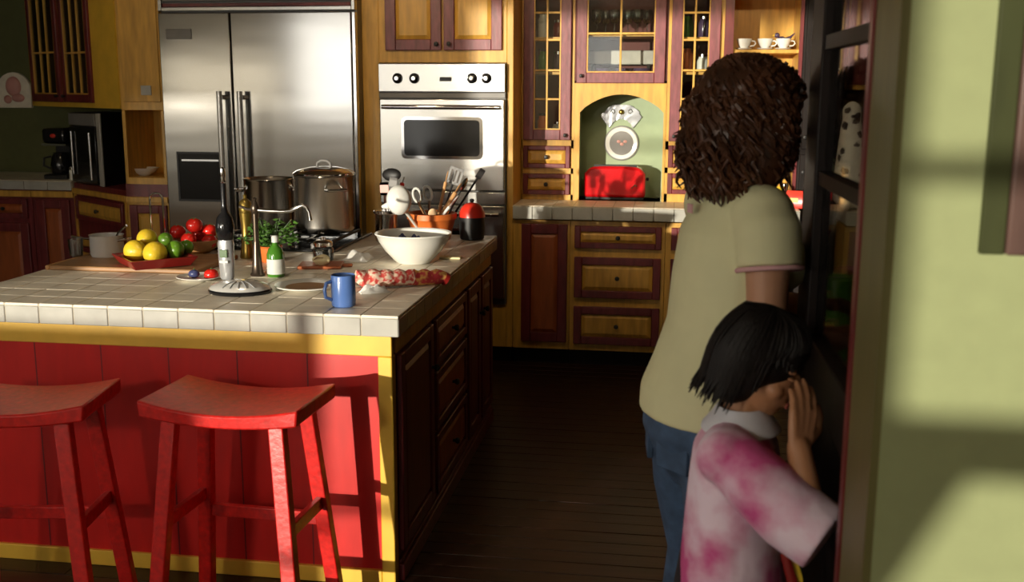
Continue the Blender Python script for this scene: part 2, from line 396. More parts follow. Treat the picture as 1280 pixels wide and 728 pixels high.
# ================================================================== CABINETRY
def knob(parent, T, u, d, z, r=0.013, m='black_matte'):
    o = MB(T).tube([(u,d,z),(u,d+0.008,z),(u,d+0.012,z),(u,d+0.020,z),(u,d+0.026,z),(u,d+0.028,z)], [r*0.5,r*0.45,r*0.8,r*1.05,r*0.8,r*0.2], 12)
    return obj('knob', o, m, parent)
def frame_bars(mb, u0, u1, z0, z1, d0, d1, w):
    mb.box(u0, u0+w, d0, d1, z0, z1).box(u1-w, u1, d0, d1, z0, z1).box(u0+w, u1-w, d0, d1, z0, z0+w).box(u0+w, u1-w, d0, d1, z1-w, z1)
    return mb
def panel_door(parent, T, u0, u1, z0, z1, fm, pm, w=0.05, kn=None, name='door', th=0.02):
    f = obj(name, frame_bars(MB(T), u0, u1, z0, z1, 0, th, w), fm, parent, bevel=0.004)
    obj('panel', MB(T).box(u0+w, u1-w, 0, 0.006, z0+w, z1-w).frustum(u0+w, u1-w, z0+w, z1-w, 0.006, 0.017, min(0.022, (z1-z0-2*w)*0.3)), pm, f, smooth=20)
    if kn: knob(f, T, kn[0], th if kn[2] else 0.017, kn[1])
    return f
def glazed_door(parent, T, u0, u1, z0, z1, fm, mm, cols, bars, w=0.05, kn=None):
    f = obj('glazed_door', frame_bars(MB(T), u0, u1, z0, z1, 0, 0.022, w), fm, parent, bevel=0.004)
    m = 0.006
    for c in cols: obj('muntin', MB(T).box(c-m, c+m, 0.004, 0.018, z0+w, z1-w), mm, f, bevel=0.002)
    for b in bars: obj('muntin', MB(T).box(u0+w, u1-w, 0.005, 0.017, b-m, b+m), mm, f, bevel=0.002)
    # thin golden bead round the opening
    obj('glazing_bead', frame_bars(MB(T), u0+w-0.001, u1-w+0.001, z0+w-0.001, z1-w+0.001, 0.004, 0.019, 0.008), mm, f)
    us = [u0+w]+list(cols)+[u1-w]; zs = [z0+w]+sorted(bars)+[z1-w]
    for i in range(len(us)-1):
        for j in range(len(zs)-1):
            obj('pane', MB(T).box(us[i], us[i+1], 0.009, 0.011, zs[j], zs[j+1]), 'clear_glass', f)
    if kn: knob(f, T, kn[0], 0.022, kn[1], 0.011)
    return f

# ---- tall oven cabinet and the double wall oven
YF = 2.96
T = face((0, YF, 0))
oc = thing('oven_cabinet', 'golden wood tall cabinet around the steel wall oven with plum upper doors', 'cabinet', (-0.53, 3.4, 0))
obj('body', MB().box(-0.972, -0.872, YF, YB-0.02, 0.1, 2.6).box(-0.122, -0.085, YF, YB-0.02, 0.1, 2.6).box(-0.872, -0.122, YF, YB-0.02, 1.765, 2.6).box(-0.872, -0.122, YF, YB-0.02, 0.1, 0.36), 'gold_wood', oc, bevel=0.003)
obj('toe_board', MB().box(-0.96, -0.10, YF+0.06, YF+0.08, 0, 0.1), 'dark_wood', oc)
a, b, z0, z1 = rect(482, 0, 553, 62, YF); zt = 2.48
panel_door(oc, T, a, b-0.004, z0-0.005, zt, 'plum', 'gold_wood', 0.062, (b-0.03, z0+0.03, 1))
a2, b2, _, _ = rect(556, 0, 628, 62, YF)
panel_door(oc, T, a2-0.004, b2, z0-0.005, zt, 'plum', 'gold_wood', 0.062, (a2+0.03, z0+0.03, 1))

ov = thing('wall_oven', 'stainless steel double wall oven with dark glass window and control knobs', 'oven', (-0.5, 3.3, 0.36))
obj('body', MB().box(-0.868, -0.126, YF-0.012, YF+0.5, 0.362, 1.762), 'grey_plastic', ov)
ox0, ox1 = -0.868, -0.126
cp = obj('control_panel', MB(T).box(ox0, ox1, 0.012, 0.04, 1.60, 1.76), 'steel', ov, bevel=0.004)
for px in (497, 518, 590, 608):
    u = ony(px, 98, YF-0.04).x; z = ony(px, 98, YF-0.04).z
    k = obj('control_knob', MB(T).tube([(u,0.04,z),(u,0.045,z),(u,0.046,z),(u,0.068,z),(u,0.072,z)], [0.030,0.030,0.023,0.020,0.012], 20), 'black_gloss', cp)
    obj('knob_cap', MB(T).tube([(u,0.0725,z),(u,0.0735,z)], [0.012,0.011], 14), 'chrome', k)
dsp = ony(557, 99, YF-0.04)
obj('display', MB(T).box(dsp.x-0.035, dsp.x+0.035, 0.04, 0.043, dsp.z-0.012, dsp.z+0.012), 'black_gloss', cp)
obj('vent_strip', MB(T).box(ox0, ox1, 0.012, 0.030, 1.565, 1.596), 'grey_plastic', ov, bevel=0.003)
wa, wb, wz0, wz1 = rect(506, 150, 600, 195, YF-0.03)
def oven_door(z0, z1, win):
    d = obj('oven_door', MB(T).box(ox0+0.004, ox1-0.004, 0.012, 0.042, z0, z1), 'steel', ov, bevel=0.006)
    zh = z1-0.045
    h = obj('handle', MB(T).cyl((ox0+0.03, 0.085, zh), (ox1-0.03, 0.085, zh), 0.013, n=14), 'chrome', d)
    for u in (ox0+0.06, ox1-0.06):
        obj('handle_bracket', MB(T).cyl((u, 0.04, zh), (u, 0.085, zh), 0.011, n=12), 'steel', d)
    def rr(g, r, n=5):
        P = []
        for cx, cz, a0 in ((wb-r+g, win[1]-r+g, 0), (wa+r-g, win[1]-r+g, 90), (wa+r-g, win[0]+r-g, 180), (wb-r+g, win[0]+r-g, 270)):
            for i in range(n): a = math.radians(a0+90*i/(n-1)); P.append((cx+r*math.cos(a), cz+r*math.sin(a)))
        return P
    obj('window_trim', MB(T).prism(rr(0.018, 0.03), 0.040, 0.046), 'chrome', d)
    obj('window', MB(T).prism(rr(0, 0.022), 0.042, 0.049), 'black_gloss', d)
oven_door(1.035, 1.56, (wz0, wz1))
oven_door(0.40, 0.95, (0.58, 0.80))
obj('divider_strip', MB(T).box(ox0, ox1, 0.012, 0.036, 0.957, 1.028), 'steel', ov, bevel=0.003)

# ---- hutch above the back counter
YH = 3.30
TH = face((0, YH, 0))
ZB = 0.95
def hx(px, py): return ony(px, py, YH).x
def hz(py, px=770): return ony(px, py, YH).z
gl = thing('glazed_cabinet', 'narrow plum glazed cabinet with two small drawers beside the oven cabinet', 'cabinet', (0.07, 3.5, ZB), 0, 'hutch cabinets on the back counter')
xa, xb = -0.083, hx(718, 100)
def carcass(x0, x1, z0, z1, parent, back='cab_inside', shelves=(), rail=()):
    """open box with a face frame; returns nothing"""
    obj('body', MB().box(x0, x0+0.018, YH+0.001, YB-0.3, z0, z1).box(x1-0.018, x1, YH+0.001, YB-0.3, z0, z1).box(x0, x1, YB-0.32, YB-0.3, z0, z1)
        .box(x0, x1, YH+0.001, YB-0.3, z1-0.02, z1).box(x0, x1, YH+0.001, YB-0.3, z0, z0+0.015), back, parent)
    for s in shelves: obj('shelf', MB().box(x0+0.018, x1-0.018, YH+0.03, YB-0.32, s-0.015, s), 'gold_wood', parent)
zs1 = 2.5
dzb = hz(175, 690); 
carcass(xa, xb, ZB, zs1, gl, shelves=(hz(90,690), hz(46,690), dzb))
obj('face_frame', MB(TH).box(xa, hx(654,100), -0.018, 0.0, ZB, zs1).box(hx(715,100), xb, -0.018, 0, ZB, zs1).box(xa, xb, -0.018, 0, dzb-0.05, dzb)
    .box(xa, xb, -0.018, 0, hz(217,680)-0.0, hz(210,680)).box(xa, xb, -0.018, 0, ZB, hz(243,680)).box(xa, xb, -0.018, 0, 2.45, zs1), 'gold_wood', gl)
u0, u1 = hx(655,100), hx(714,100)
uc = hx(684,100)
glazed_door(gl, TH, u0, u1, dzb, 2.45, 'plum', 'gold_wood', [uc], [hz(p,684) for p in (124,88,50,16)]+[2.19,2.31], 0.062, (u1-0.03, dzb+0.03))
def small_drawer(parent, TT, u0, u1, z0, z1, fm, pm, w=0.028):
    return panel_door(parent, TT, u0, u1, z0, z1, fm, pm, w, ((u0+u1)/2, (z0+z1)/2, 0), 'drawer')
for (p0, p1) in ((182, 210), (217, 243)):
    small_drawer(gl, TH, u0, u1, hz(p1,680), hz(p0,680), 'burgundy', 'gold_wood')

gc = thing('glazed_cabinet', 'wide plum glazed cabinet above an arched green niche', 'cabinet', (0.52, 3.5, ZB), 0, 'hutch cabinets on the back counter')
ca, cb_ = xb+0.001, hx(834, 100)
cz0 = hz(104)
carcass(ca, cb_, cz0-0.002, zs1, gc, shelves=(hz(42),))
gz = glazed_door(gc, TH, hx(721,60), hx(832,60), cz0, 2.45, 'plum', 'gold_wood', [hx(776,60)], [hz(42), 2.15], 0.062, (hx(727,95), hz(95)))
# arched face board
xl, xr = ca, cb_
il, ir = hx(724,200), hx(828,200)
zsp, zap, ztop = hz(141), hz(118), cz0
P = [(xl, ZB), (il, ZB), (il, zsp)]
for i in range(1, 16):
    t = i/16; P.append((il+(ir-il)*t, zsp+(zap-zsp)*math.sin(math.pi*t)**0.75))
P += [(ir, zsp), (ir, ZB), (xr, ZB), (xr, ztop), (xl, ztop)]
# built as quads so the concave board stays clean
mbq = MB(TH)
arc = [(il, zsp)]+[(il+(ir-il)*i/16, zsp+(zap-zsp)*math.sin(math.pi*i/16)**0.75) for i in range(1, 16)]+[(ir, zsp)]
for i in range(16):
    (ua, za), (ub, zb) = arc[i], arc[i+1]
    mbq.add([(ua,-0.018,za),(ub,-0.018,zb),(ub,-0.018,ztop),(ua,-0.018,ztop),(ua,0.004,za),(ub,0.004,zb),(ub,0.004,ztop),(ua,0.004,ztop)],
            [(0,3,2,1),(4,5,6,7),(0,1,5,4),(2,3,7,6)])
mbq.box(xl, il, -0.018, 0.004, ZB, ztop).box(ir, xr, -0.018, 0.004, ZB, ztop)
obj('arched_board', mbq, 'gold_wood', gc)
obj('niche_back', MB().box(xl+0.02, xr-0.02, YH+0.30, YH+0.315, ZB, ztop), 'niche_green', gc)
obj('niche_side', MB().box(xl+0.002, xl+0.02, YH+0.019, YH+0.315, ZB, ztop-0.02), 'niche_green', gc)
obj('niche_side', MB().box(xr-0.02, xr-0.002, YH+0.019, YH+0.315, ZB, ztop-0.02), 'niche_green', gc)

gr = thing('glazed_cabinet', 'narrow plum glazed cabinet with small drawers behind the woman', 'cabinet', (0.92, 3.5, ZB), 0, 'hutch cabinets on the back counter')
ra, rb = cb_+0.001, hx(905, 60)
carcass(ra, rb, ZB, zs1, gr, shelves=(hz(90,870), hz(46,870), dzb))
v0, v1 = hx(838,100), hx(900,60)
obj('face_frame', MB(TH).box(ra, v0, -0.018, 0.0, ZB, zs1).box(v1, rb, -0.018, 0, ZB, zs1).box(ra, rb, -0.018, 0, dzb-0.05, dzb)
    .box(ra, rb, -0.018, 0, hz(217,870), hz(210,870)).box(ra, rb, -0.018, 0, ZB, hz(243,870)).box(ra, rb, -0.018, 0, 2.45, zs1), 'gold_wood', gr)
glazed_door(gr, TH, v0, v1, dzb, 2.45, 'plum', 'gold_wood', [hx(867,100)], [hz(p,867) for p in (124,88,50,16)]+[2.19,2.31], 0.062, (v0+0.03, dzb+0.03))
for (p0, p1) in ((182, 210), (217, 243)):
    small_drawer(gr, TH, v0, v1, hz(p1,870), hz(p0,870), 'burgundy', 'gold_wood')

# ---- open shelf unit to the right of the hutch
os_ = thing('open_shelf_unit', 'golden open shelf unit with burgundy stile holding white teacups', 'shelf', (1.33, 3.5, ZB))
sa, sb = rb+0.001, hx(1003, 60)
szz = hz(62, 950)
obj('body', MB().box(sa, sa+0.018, YH, YB-0.3, ZB, zs1).box(sb-0.018, sb, YH, YB-0.3, ZB, zs1).box(sa, sb, YB-0.32, YB-0.3, ZB, zs1), 'gold_wood', os_)
obj('stile', MB(TH).box(sa, sa+0.05, 0, 0.02, ZB, zs1), 'burgundy', os_)
obj('stile', MB(TH).box(sb-0.02, sb, 0, 0.02, ZB, zs1), 'burgundy', os_)
obj('shelf', MB().box(sa+0.018, sb-0.018, YH+0.01, YB-0.32, szz-0.02, szz), 'gold_wood', os_)
obj('shelf', MB().box(sa+0.018, sb-0.018, YH+0.01, YB-0.32, szz+0.32, szz+0.34), 'gold_wood', os_)
obj('shelf', MB().box(sa+0.018, sb-0.018, YH+0.01, YB-0.32, szz-0.36, szz-0.34), 'gold_wood', os_)
for i, px in enumerate((930, 956, 979)):
    c = ony(px, 60, YH+0.08); c.z = szz+0.0005
    t = thing('teacup', ('white china teacup beside the burgundy stile of the open shelf', 'white china teacup between two others on the open shelf', 'white china teacup in front of the dark china bird')[i], 'cup', c, 0, 'teacups on the open shelf')
    obj('cup', MB().lathe([(0.018,0),(0.020,0.004),(0.032,0.02),(0.042,0.045),(0.045,0.058),(0.042,0.058),(0.034,0.03),(0.02,0.012)], (0,0,0.006), 20), 'white_china', t, world=False)
    obj('handle', MB().tube([(0.04,0,0.052),(0.06,0,0.05),(0.066,0,0.036),(0.055,0,0.024),(0.034,0,0.022)], 0.004, 8), 'white_china', t, world=False)
    obj('saucer', MB().lathe([(0.02,0),(0.042,0.005),(0.048,0.009),(0.046,0.011),(0.02,0.005)], (0,0,0), 22), 'white_china', t, world=False)
c = ony(977, 45, YH+0.17); c.z = szz
t = thing('china_bird', 'dark china bird figurine behind the white teacups', 'figurine', c)
obj('body', MB().sphere((0,0,0.055), (0.03,0.02,0.028)).sphere((-0.026,0,0.088), (0.016,0.014,0.015)).cyl((0,0,0.0),(0,0,0.03),0.018,0.012).tube([(0.02,0,0.06),(0.05,0,0.075),(0.075,0,0.1)],[0.014,0.009,0.003]), 'navy_china', t, world=False)
obj('beak', MB().cyl((-0.04,0,0.088),(-0.055,0,0.085),0.005,0.001,8), 'lemon', t, world=False)

# ---- dark tall cabinet and the burgundy cabinet seen through the glazed door
dk = thing('tall_dark_cabinet', 'tall near-black wooden pantry cabinet right of the teacup shelf', 'cabinet', (1.67, 3.4, 0))
da, db = sb+0.002, ony(1050, 200, 3.25).x
TD = face((0, 3.25, 0))
obj('body', MB().box(da, db, 3.25, YB-0.02, 0.0, 2.6), 'dark_wood', dk, bevel=0.004)
panel_door(dk, TD, da+0.012, db-0.012, 0.12, 1.25, 'dark_wood', 'dark_wood', 0.05, (da+0.03, 1.15, 1))
panel_door(dk, TD, da+0.012, db-0.012, 1.28, 2.5, 'dark_wood', 'dark_wood', 0.05, (da+0.03, 1.35, 1))
rc = thing('wall_cabinet', 'burgundy and gold wall cabinet seen through the dark glazed door', 'cabinet', (2.1, 3.6, 1.3))
obj('body', MB().box(db+0.01, 2.6, 3.5, YB-0.02, 1.62, 2.6), 'gold_wood', rc, bevel=0.004)
TR = face((0, 3.5, 0))
panel_door(rc, TR, db+0.05, db+0.30, 1.65, 2.5, 'burgundy', 'burgundy', 0.06, (db+0.27, 1.72, 1))
panel_door(rc, TR, db+0.33, db+0.60, 1.65, 2.5, 'burgundy', 'burgundy', 0.06, (db+0.36, 1.72, 1))

# ---- base cabinets under the back counter
def bx(px, py=330): return ony(px, py, YF).x
def bz(py, px=770): return ony(px, py, YF).z
def base_unit(name, label, x0, x1, loc, group='base cabinets under the back counter'):
    t = thing(name, label, 'cabinet', loc, 0, group)
    obj('body', MB().box(x0, x1, YF, YB-0.05, 0.1, 0.868), 'gold_wood', t, bevel=0.002)
    obj('toe_board', MB().box(x0, x1, YF+0.05, YF+0.07, 0, 0.1), 'dark_wood', t)
    return t
b1 = base_unit('base_cabinet', 'golden base cabinet with one dark framed rust door beside the oven', -0.083, 0.252, (0.08, 3.4, 0))
panel_door(b1, T, bx(652), bx(709), bz(427,690), bz(280,690), 'burgundy', 'rust_panel', 0.056)
b2 = base_unit('drawer_cabinet', 'golden base cabinet with three burgundy framed drawers below the red toaster', 0.254, 0.80, (0.52, 3.4, 0))
for p0, p1 in ((283, 311), (322, 373), (384, 431)):
    panel_door(b2, T, bx(718), bx(826), bz(p1), bz(p0), 'burgundy', 'gold_wood', 0.045 if p0 > 300 else 0.034, (bx(772), bz((p0+p1)/2), 0), 'drawer')
b3 = base_unit('drawer_cabinet', 'golden base cabinet with burgundy drawers behind the woman', 0.802, 1.43, (1.1, 3.4, 0))
for p0, p1 in ((283, 311), (322, 373), (384, 431)):
    panel_door(b3, T, bx(838), bx(960), bz(p1), bz(p0), 'burgundy', 'gold_wood', 0.045 if p0 > 300 else 0.034, (bx(899), bz((p0+p1)/2), 0), 'drawer')
b4 = base_unit('base_cabinet', 'burgundy base cabinet right of the tall dark pantry', db+0.004, 2.9, (2.3, 3.4, 0))
for i in range(2): panel_door(b4, T, db+0.03+0.5*i, db+0.50+0.5*i, 0.15, 0.84, 'burgundy', 'rust_panel', 0.055)
# countertop of the back run, with cream edge tiles
def tiled_counter(name, label, x0, x1, y0, y1, z, n, edge='tile_cream', h=0.075):
    t = thing(name, label, 'countertop', ((x0+x1)/2, (y0+y1)/2, z-h))
    obj('slab', MB().box(x0, x1, y0+0.012, y1, z-h+0.006, z+0.003), 'grout', t)
    L = (x1-x0)/n
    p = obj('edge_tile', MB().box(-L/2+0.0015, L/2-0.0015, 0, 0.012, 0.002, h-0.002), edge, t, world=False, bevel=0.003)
    p.location = (x0+L/2-t.location.x, y0-t.location.y, 0)
    for i in range(1, n): share(p, 'edge_tile', t, (x0+L*(i+0.5)-t.location.x, y0-t.location.y, 0))
    ny = max(1, int((y1-y0-0.013)/L)); D = (y1-y0-0.013)/ny
    q = obj('top_tile', MB().box(-L/2+0.0015, L/2-0.0015, -D/2+0.0015, D/2-0.0015, 0, 0.008), 'tile_top', t, world=False, bevel=0.002)
    first = True
    for i in range(n):
        for j in range(ny):
            l = (x0+L*(i+0.5)-t.location.x, y0+0.013+D*(j+0.5)-t.location.y, h-0.004)
            if first: q.location = l; first = False
            else: share(q, 'top_tile', t, l)
    return t
tiled_counter('countertop', 'cream tiled countertop below the glazed hutch', -0.083, da-0.005, 2.93, YH-0.001, ZB, 14)
tiled_counter('countertop', 'cream tiled countertop right of the tall dark pantry', db+0.004, 2.9, 2.93, YB-0.4, ZB, 9)

# ---- fridge
YFR = 2.85
TF = face((0, YFR, 0))
fr = thing('refrigerator', 'large stainless steel side by side refrigerator with a water dispenser', 'refrigerator', (-1.56, 3.3, 0))
fx0, fx1, fs = -2.158, -0.972, -1.716
obj('body', MB().box(fx0, fx1, YFR+0.03, YB-0.1, 0.02, 2.19), 'grey_plastic', fr)
for (a, b) in ((fx0+0.004, fs-0.003), (fs+0.003, fx1-0.022)):
    d = obj('door', MB(TF).box(a, b, -0.028, 0.025, 0.10, 2.045), 'steel_wavy', fr, bevel=0.006)
    u = fs-0.058 if a < fs-0.1 else fs+0.066
    h = obj('handle', MB(TF).cyl((u, 0.085, 0.55), (u, 0.085, 1.60), 0.0165, n=14), 'polished', d)
    for z in (0.58, 1.565): obj('handle_bracket', MB(TF).cyl((u, 0.025, z), (u, 0.088, z), 0.014, n=10), 'steel', d)
    if a < fs-0.1:
        wa_, wb_, wc_, wd_ = rect(222, 190, 280, 252, YFR-0.03)
        ds = obj('dispenser', frame_bars(MB(TF), wa_, wb_, wc_, wd_, 0.024, 0.030, 0.012), 'black_matte', d)
        obj('dispenser_recess', MB(TF).box(wa_+0.012, wb_-0.012, 0.0245, 0.0265, wc_+0.012, wd_-0.012), 'black_gloss', ds)
        obj('button_row', MB(TF).box(wa_+0.03, wb_-0.03, 0.0265, 0.029, wd_-0.055, wd_-0.045), 'silver_plastic', ds)
        la, lb, lc, ld = rect(207, 36, 239, 49, YFR-0.03)
        obj('badge', MB(TF).box(la, lb, 0.025, 0.029, lc, ld), 'grey_plastic', d, bevel=0.002)
obj('side_trim', MB(TF).box(fx1-0.020, fx1, -0.028, 0.018, 0.10, 2.045), 'chrome', fr, bevel=0.003)
gp = obj('grille', frame_bars(MB(TF), fx0+0.004, fx1, 2.055, 2.185, -0.028, 0.02, 0.022), 'steel', fr, bevel=0.003)
obj('grille_slat', MB(TF).box(fx0+0.03, fx1-0.03, -0.015, 0.010, 2.08, 2.098), 'burgundy', gp)
obj('grille_slat', MB(TF).box(fx0+0.03, fx1-0.03, -0.015, 0.010, 2.112, 2.128), 'grey_plastic', gp)
obj('grille_slat', MB(TF).box(fx0+0.03, fx1-0.03, -0.015, 0.010, 2.142, 2.158), 'grey_plastic', gp)
fc = thing('wall_cabinet', 'golden cabinet above the steel refrigerator', 'cabinet', (-1.56, 3.4, 2.2))
obj('body', MB().box(fx0, fx1, YFR+0.02, YB-0.02, 2.20, 2.6), 'gold_wood', fc)
for (a, b) in ((fx0+0.02, -1.57), (-1.56, fx1-0.02)):
    panel_door(fc, face((0, YFR+0.02, 0)), a, b, 2.23, 2.57, 'plum', 'gold_wood', 0.06)

# ---- golden column left of the fridge, with an open niche
nc = thing('niche_cabinet', 'golden tall cabinet with an open niche left of the refrigerator', 'cabinet', (-2.3, 3.3, 0))
na, nb_ = -2.43, fx0-0.003
ntop, nbot = ony(175, 138, YFR).z, ony(175, 222, YFR).z
obj('body', MB().box(na, nb_, YFR, YFR+0.6, ntop, 2.6).box(na, nb_, YFR, YFR+0.6, 0.1, nbot).box(na, na+0.022, YFR, YFR+0.6, nbot, ntop).box(nb_-0.022, nb_, YFR, YFR+0.6, nbot, ntop).box(na, nb_, YFR+0.35, YFR+0.6, nbot, ntop), 'gold_wood', nc, bevel=0.003)
TN = face((0, YFR, 0))
obj('panel', MB(TN).box(na+0.018, nb_-0.012, 0, 0.008, ntop+0.05, 2.55), 'gold_wood', nc, bevel=0.003)
zr = ony(180, 246, YFR).z
obj('red_band', MB(TN).box(na, nb_, 0, 0.006, zr, nbot-0.04), 'burgundy', nc)
obj('rail', MB(TN).box(na, nb_, 0, 0.018, zr-0.035, zr), 'gold_wood', nc, bevel=0.003)
panel_door(nc, TN, na+0.02, nb_-0.01, 0.14, zr-0.05, 'burgundy', 'gold_wood', 0.05)
obj('toe_board', MB().box(na, nb_, YFR+0.05, YFR+0.07, 0, 0.1), 'dark_wood', nc)
c = ony(181, 222, YFR+0.15); c.z = nbot
one('serving_bowl', MB().lathe([(0.03,0),(0.034,0.004),(0.066,0.022),(0.088,0.048),(0.084,0.048),(0.06,0.026),(0.02,0.010)], c, 26), 'white_china', 'shallow cream bowl inside the niche beside the refrigerator', 'bowl')
c = ony(183, 113, YFR-0.012)
obj('outlet_plate', MB(TN).box(c.x-0.035, c.x+0.03, 0.008, 0.014, c.z-0.028, c.z+0.028), 'tile_cream', nc, bevel=0.002)

# ---- angled corner: glazed upper cabinet, microwave shelf and base drawers
DIR = Vector((-1.0, 0.75, 0)).normalized()
A0 = Vector((na-0.003, YFR+0.01, 0))
def alen(px):                        # distance along the angled face where a pixel column meets it
    lo, hi = 0.0, 3.0
    for _ in range(50):
        m = (lo+hi)/2; P_ = A0+DIR*m; d = P_-CAM
        x = 640+FPX*(d.dot(Rv))/(d.dot(Fv))
        if x > px: lo = m
        else: hi = m
    return lo
LU, LB_ = alen(62), alen(106)
TA = face(A0+DIR*LU, -DIR)           # u runs from the left end towards the fridge
def az(px, py):
    P_ = A0+DIR*alen(px); return ony(px, py, P_.y).z
zub = az(105, 134)
def au(px): return LU-alen(px)
ua_ = thing('glazed_cabinet', 'golden corner wall cabinet with tall narrow glass panes left of the refrigerator', 'cabinet', A0+DIR*LU*0.5+Vector((0,0,zub)))
n_ = TA.to_3x3() @ Vector((0,1,0))
back = 0.32
PU = A0+DIR*LU; inn = n_*-0.021
plan = [(A0+inn).xy, (PU+inn).xy, Vector((PU.x, YB-0.06)), Vector((A0.x, YB-0.06))]; plan[0].x = A0.x-0.002
obj('body', MB().plan(plan, zub, zub+0.018).plan(plan, 2.58, 2.6).box(PU.x, A0.x-0.002, YB-0.075, YB-0.06, zub, 2.6).box(PU.x, PU.x+0.015, PU.y+0.02, YB-0.06, zub, 2.6).box(A0.x-0.016, A0.x-0.002, A0.y+0.03, YB-0.06, zub, 2.6), 'cab_inside', ua_)
obj('face_frame', MB(TA).box(0, au(66), -0.02, 0, zub, 2.6).box(au(101), au(105), -0.02, 0, zub, 2.6).box(au(140), LU-0.016, -0.02, 0.004, zub, 2.6).box(0, LU-0.016, -0.02, 0, zub, zub+0.03).box(0, LU-0.016, -0.02, 0, 2.55, 2.6), 'gold_paint', ua_)
for (p0, p1) in ((66, 101), (105, 140)):
    a, b = au(p0), au(p1); L = b-a
    glazed_door(ua_, TA, a, b, zub+0.032, 2.545, 'burgundy', 'gold_wood', [a+L*0.38, a+L*0.62], [az((p0+p1)/2, 66), 2.2], 0.05, (a+0.03 if p0 > 100 else b-0.03, zub+0.07))

cb = thing('corner_cabinet', 'burgundy and gold angled base cabinet with drawers below the microwave', 'cabinet', A0+DIR*LB_*0.5)
uB = LU-LB_
zc = az(130, 232)
PB = A0+DIR*LB_
obj('body', MB().plan([A0.xy, PB.xy, Vector((PB.x, YB-0.06)), Vector((A0.x, YB-0.06))], 0.1, zc), 'burgundy', cb, bevel=0.003)
obj('rail', MB(TA).box(uB, LU-0.004, 0.0, 0.018, zr-0.035, zr), 'gold_wood', cb, bevel=0.003)
obj('face_frame', MB(TA).box(uB, uB+0.03, 0, 0.006, 0.1, zr-0.036).box(LU-0.035, LU-0.005, 0, 0.006, 0.1, zr-0.036).box(uB+0.03, LU-0.035, 0, 0.006, 0.60, 0.64).box(uB+0.03, LU-0.035, 0, 0.006, 0.1, 0.14), 'gold_wood', cb)
small_drawer(cb, TA, uB+0.04, LU-0.045, zr-0.20, zr-0.05, 'burgundy', 'gold_wood', 0.03)
small_drawer(cb, TA, uB+0.04, LU-0.045, 0.40, 0.59, 'burgundy', 'gold_wood', 0.03)
small_drawer(cb, TA, uB+0.04, LU-0.045, 0.15, 0.38, 'burgundy', 'gold_wood', 0.03)

# microwave in the gap between
m0, m1 = au(108), au(145); mz0, mz1 = zc+0.002, zub-0.002
mw_ = thing('microwave', 'black and steel microwave oven below the corner glass cabinet', 'microwave', A0+DIR*LB_*0.5+Vector((0,0,zc)))
Mr, Ml = TA @ Vector((m1, 0, 0)), TA @ Vector((m0, 0, 0))
obj('body', MB().plan([Mr.xy, Ml.xy, Vector((Ml.x, Ml.y+0.28)), Vector((Mr.x, Ml.y+0.28))], mz0, mz1-0.03), 'black_matte', mw_, bevel=0.005)
d = obj('door', MB(TA).box(m0+0.004, m1-0.06, 0.0, 0.02, mz0+0.01, mz1-0.12), 'black_gloss', mw_, bevel=0.004)
obj('handle', MB(TA).cyl((m1-0.085, 0.045, mz0+0.04), (m1-0.085, 0.045, mz1-0.15), 0.009), 'chrome', d)
obj('handle', MB(TA).cyl((m0+0.06, 0.03, mz0+0.06), (m0+0.06, 0.03, mz1-0.15), 0.008), 'chrome', d)
obj('control_strip', MB(TA).box(m0+0.004, m1-0.06, 0.0, 0.018, mz1-0.11, mz1-0.035), 'grey_plastic', mw_, bevel=0.003)
obj('side_panel', MB(TA).box(m1-0.05, m1, 0.0, 0.012, mz0, mz1-0.03), 'tile_cream', mw_, bevel=0.003)

# ---- left run: counter, base cabinets, coffee maker
PE = A0+DIR*LB_
yl = PE.y
tiled_counter('countertop', 'cream tiled countertop in the dark corner left of the microwave', -4.74, PE.x-0.004, yl-0.03, YB-0.02, 1.012, 10, h=0.06)
TL = face((0, yl+0.01, 0))
for i, (p0, p1, nm, lb) in enumerate(((46, 104, 'base_cabinet', 'dark rust door base cabinet below the coffee maker'), (-22, 42, 'base_cabinet', 'dark base cabinet with a drawer beside the rust door cabinet'), (None, -25, 'base_cabinet', 'dark base cabinet ending the corner run against the green wall'))):
    x0 = ony(p0-2, 300, yl).x if p0 is not None else -4.735; x1 = min(ony(p1+1, 300, yl).x, PE.x-0.012)
    t = thing(nm, lb, 'cabinet', ((x0+x1)/2, yl+0.3, 0))
    obj('body', MB().box(x0, x1, yl+0.01, YB-0.1, 0.1, 0.95), 'burgundy', t)
    obj('rail', MB(TL).box(x0, x1, 0, 0.015, 0.905, 0.945), 'gold_wood', t)
    if i == 0: panel_door(t, TL, x0+0.03, x1-0.03, 0.14, 0.89, 'burgundy', 'rust_panel', 0.06)
    else:
        small_drawer(t, TL, x0+0.03, x1-0.03, 0.76, 0.89, 'burgundy', 'rust_panel', 0.035)
        panel_door(t, TL, x0+0.03, x1-0.03, 0.14, 0.73, 'burgundy', 'rust_panel', 0.06)
    obj('toe_board', MB().box(x0, x1, yl+0.06, yl+0.08, 0, 0.1), 'dark_wood', t)
zl = 1.012
c = ony(80, 214, yl+0.20); c.z = zl
t = thing('coffee_maker', 'black coffee maker with chrome band on the dark corner counter', 'coffee maker', c)
obj('base', MB().box(-0.085, 0.085, -0.11, 0.11, 0, 0.035), 'black_matte', t, world=False, bevel=0.01)
obj('tower', MB().box(-0.08, 0.08, 0.04, 0.11, 0.035, 0.33), 'black_matte', t, world=False, bevel=0.015)
obj('filter_head', MB().box(-0.085, 0.085, -0.10, 0.11, 0.24, 0.34), 'black_gloss', t, world=False, bevel=0.02)
obj('chrome_band', MB().box(-0.087, 0.087, -0.103, 0.10, 0.225, 0.238), 'chrome', t, world=False)
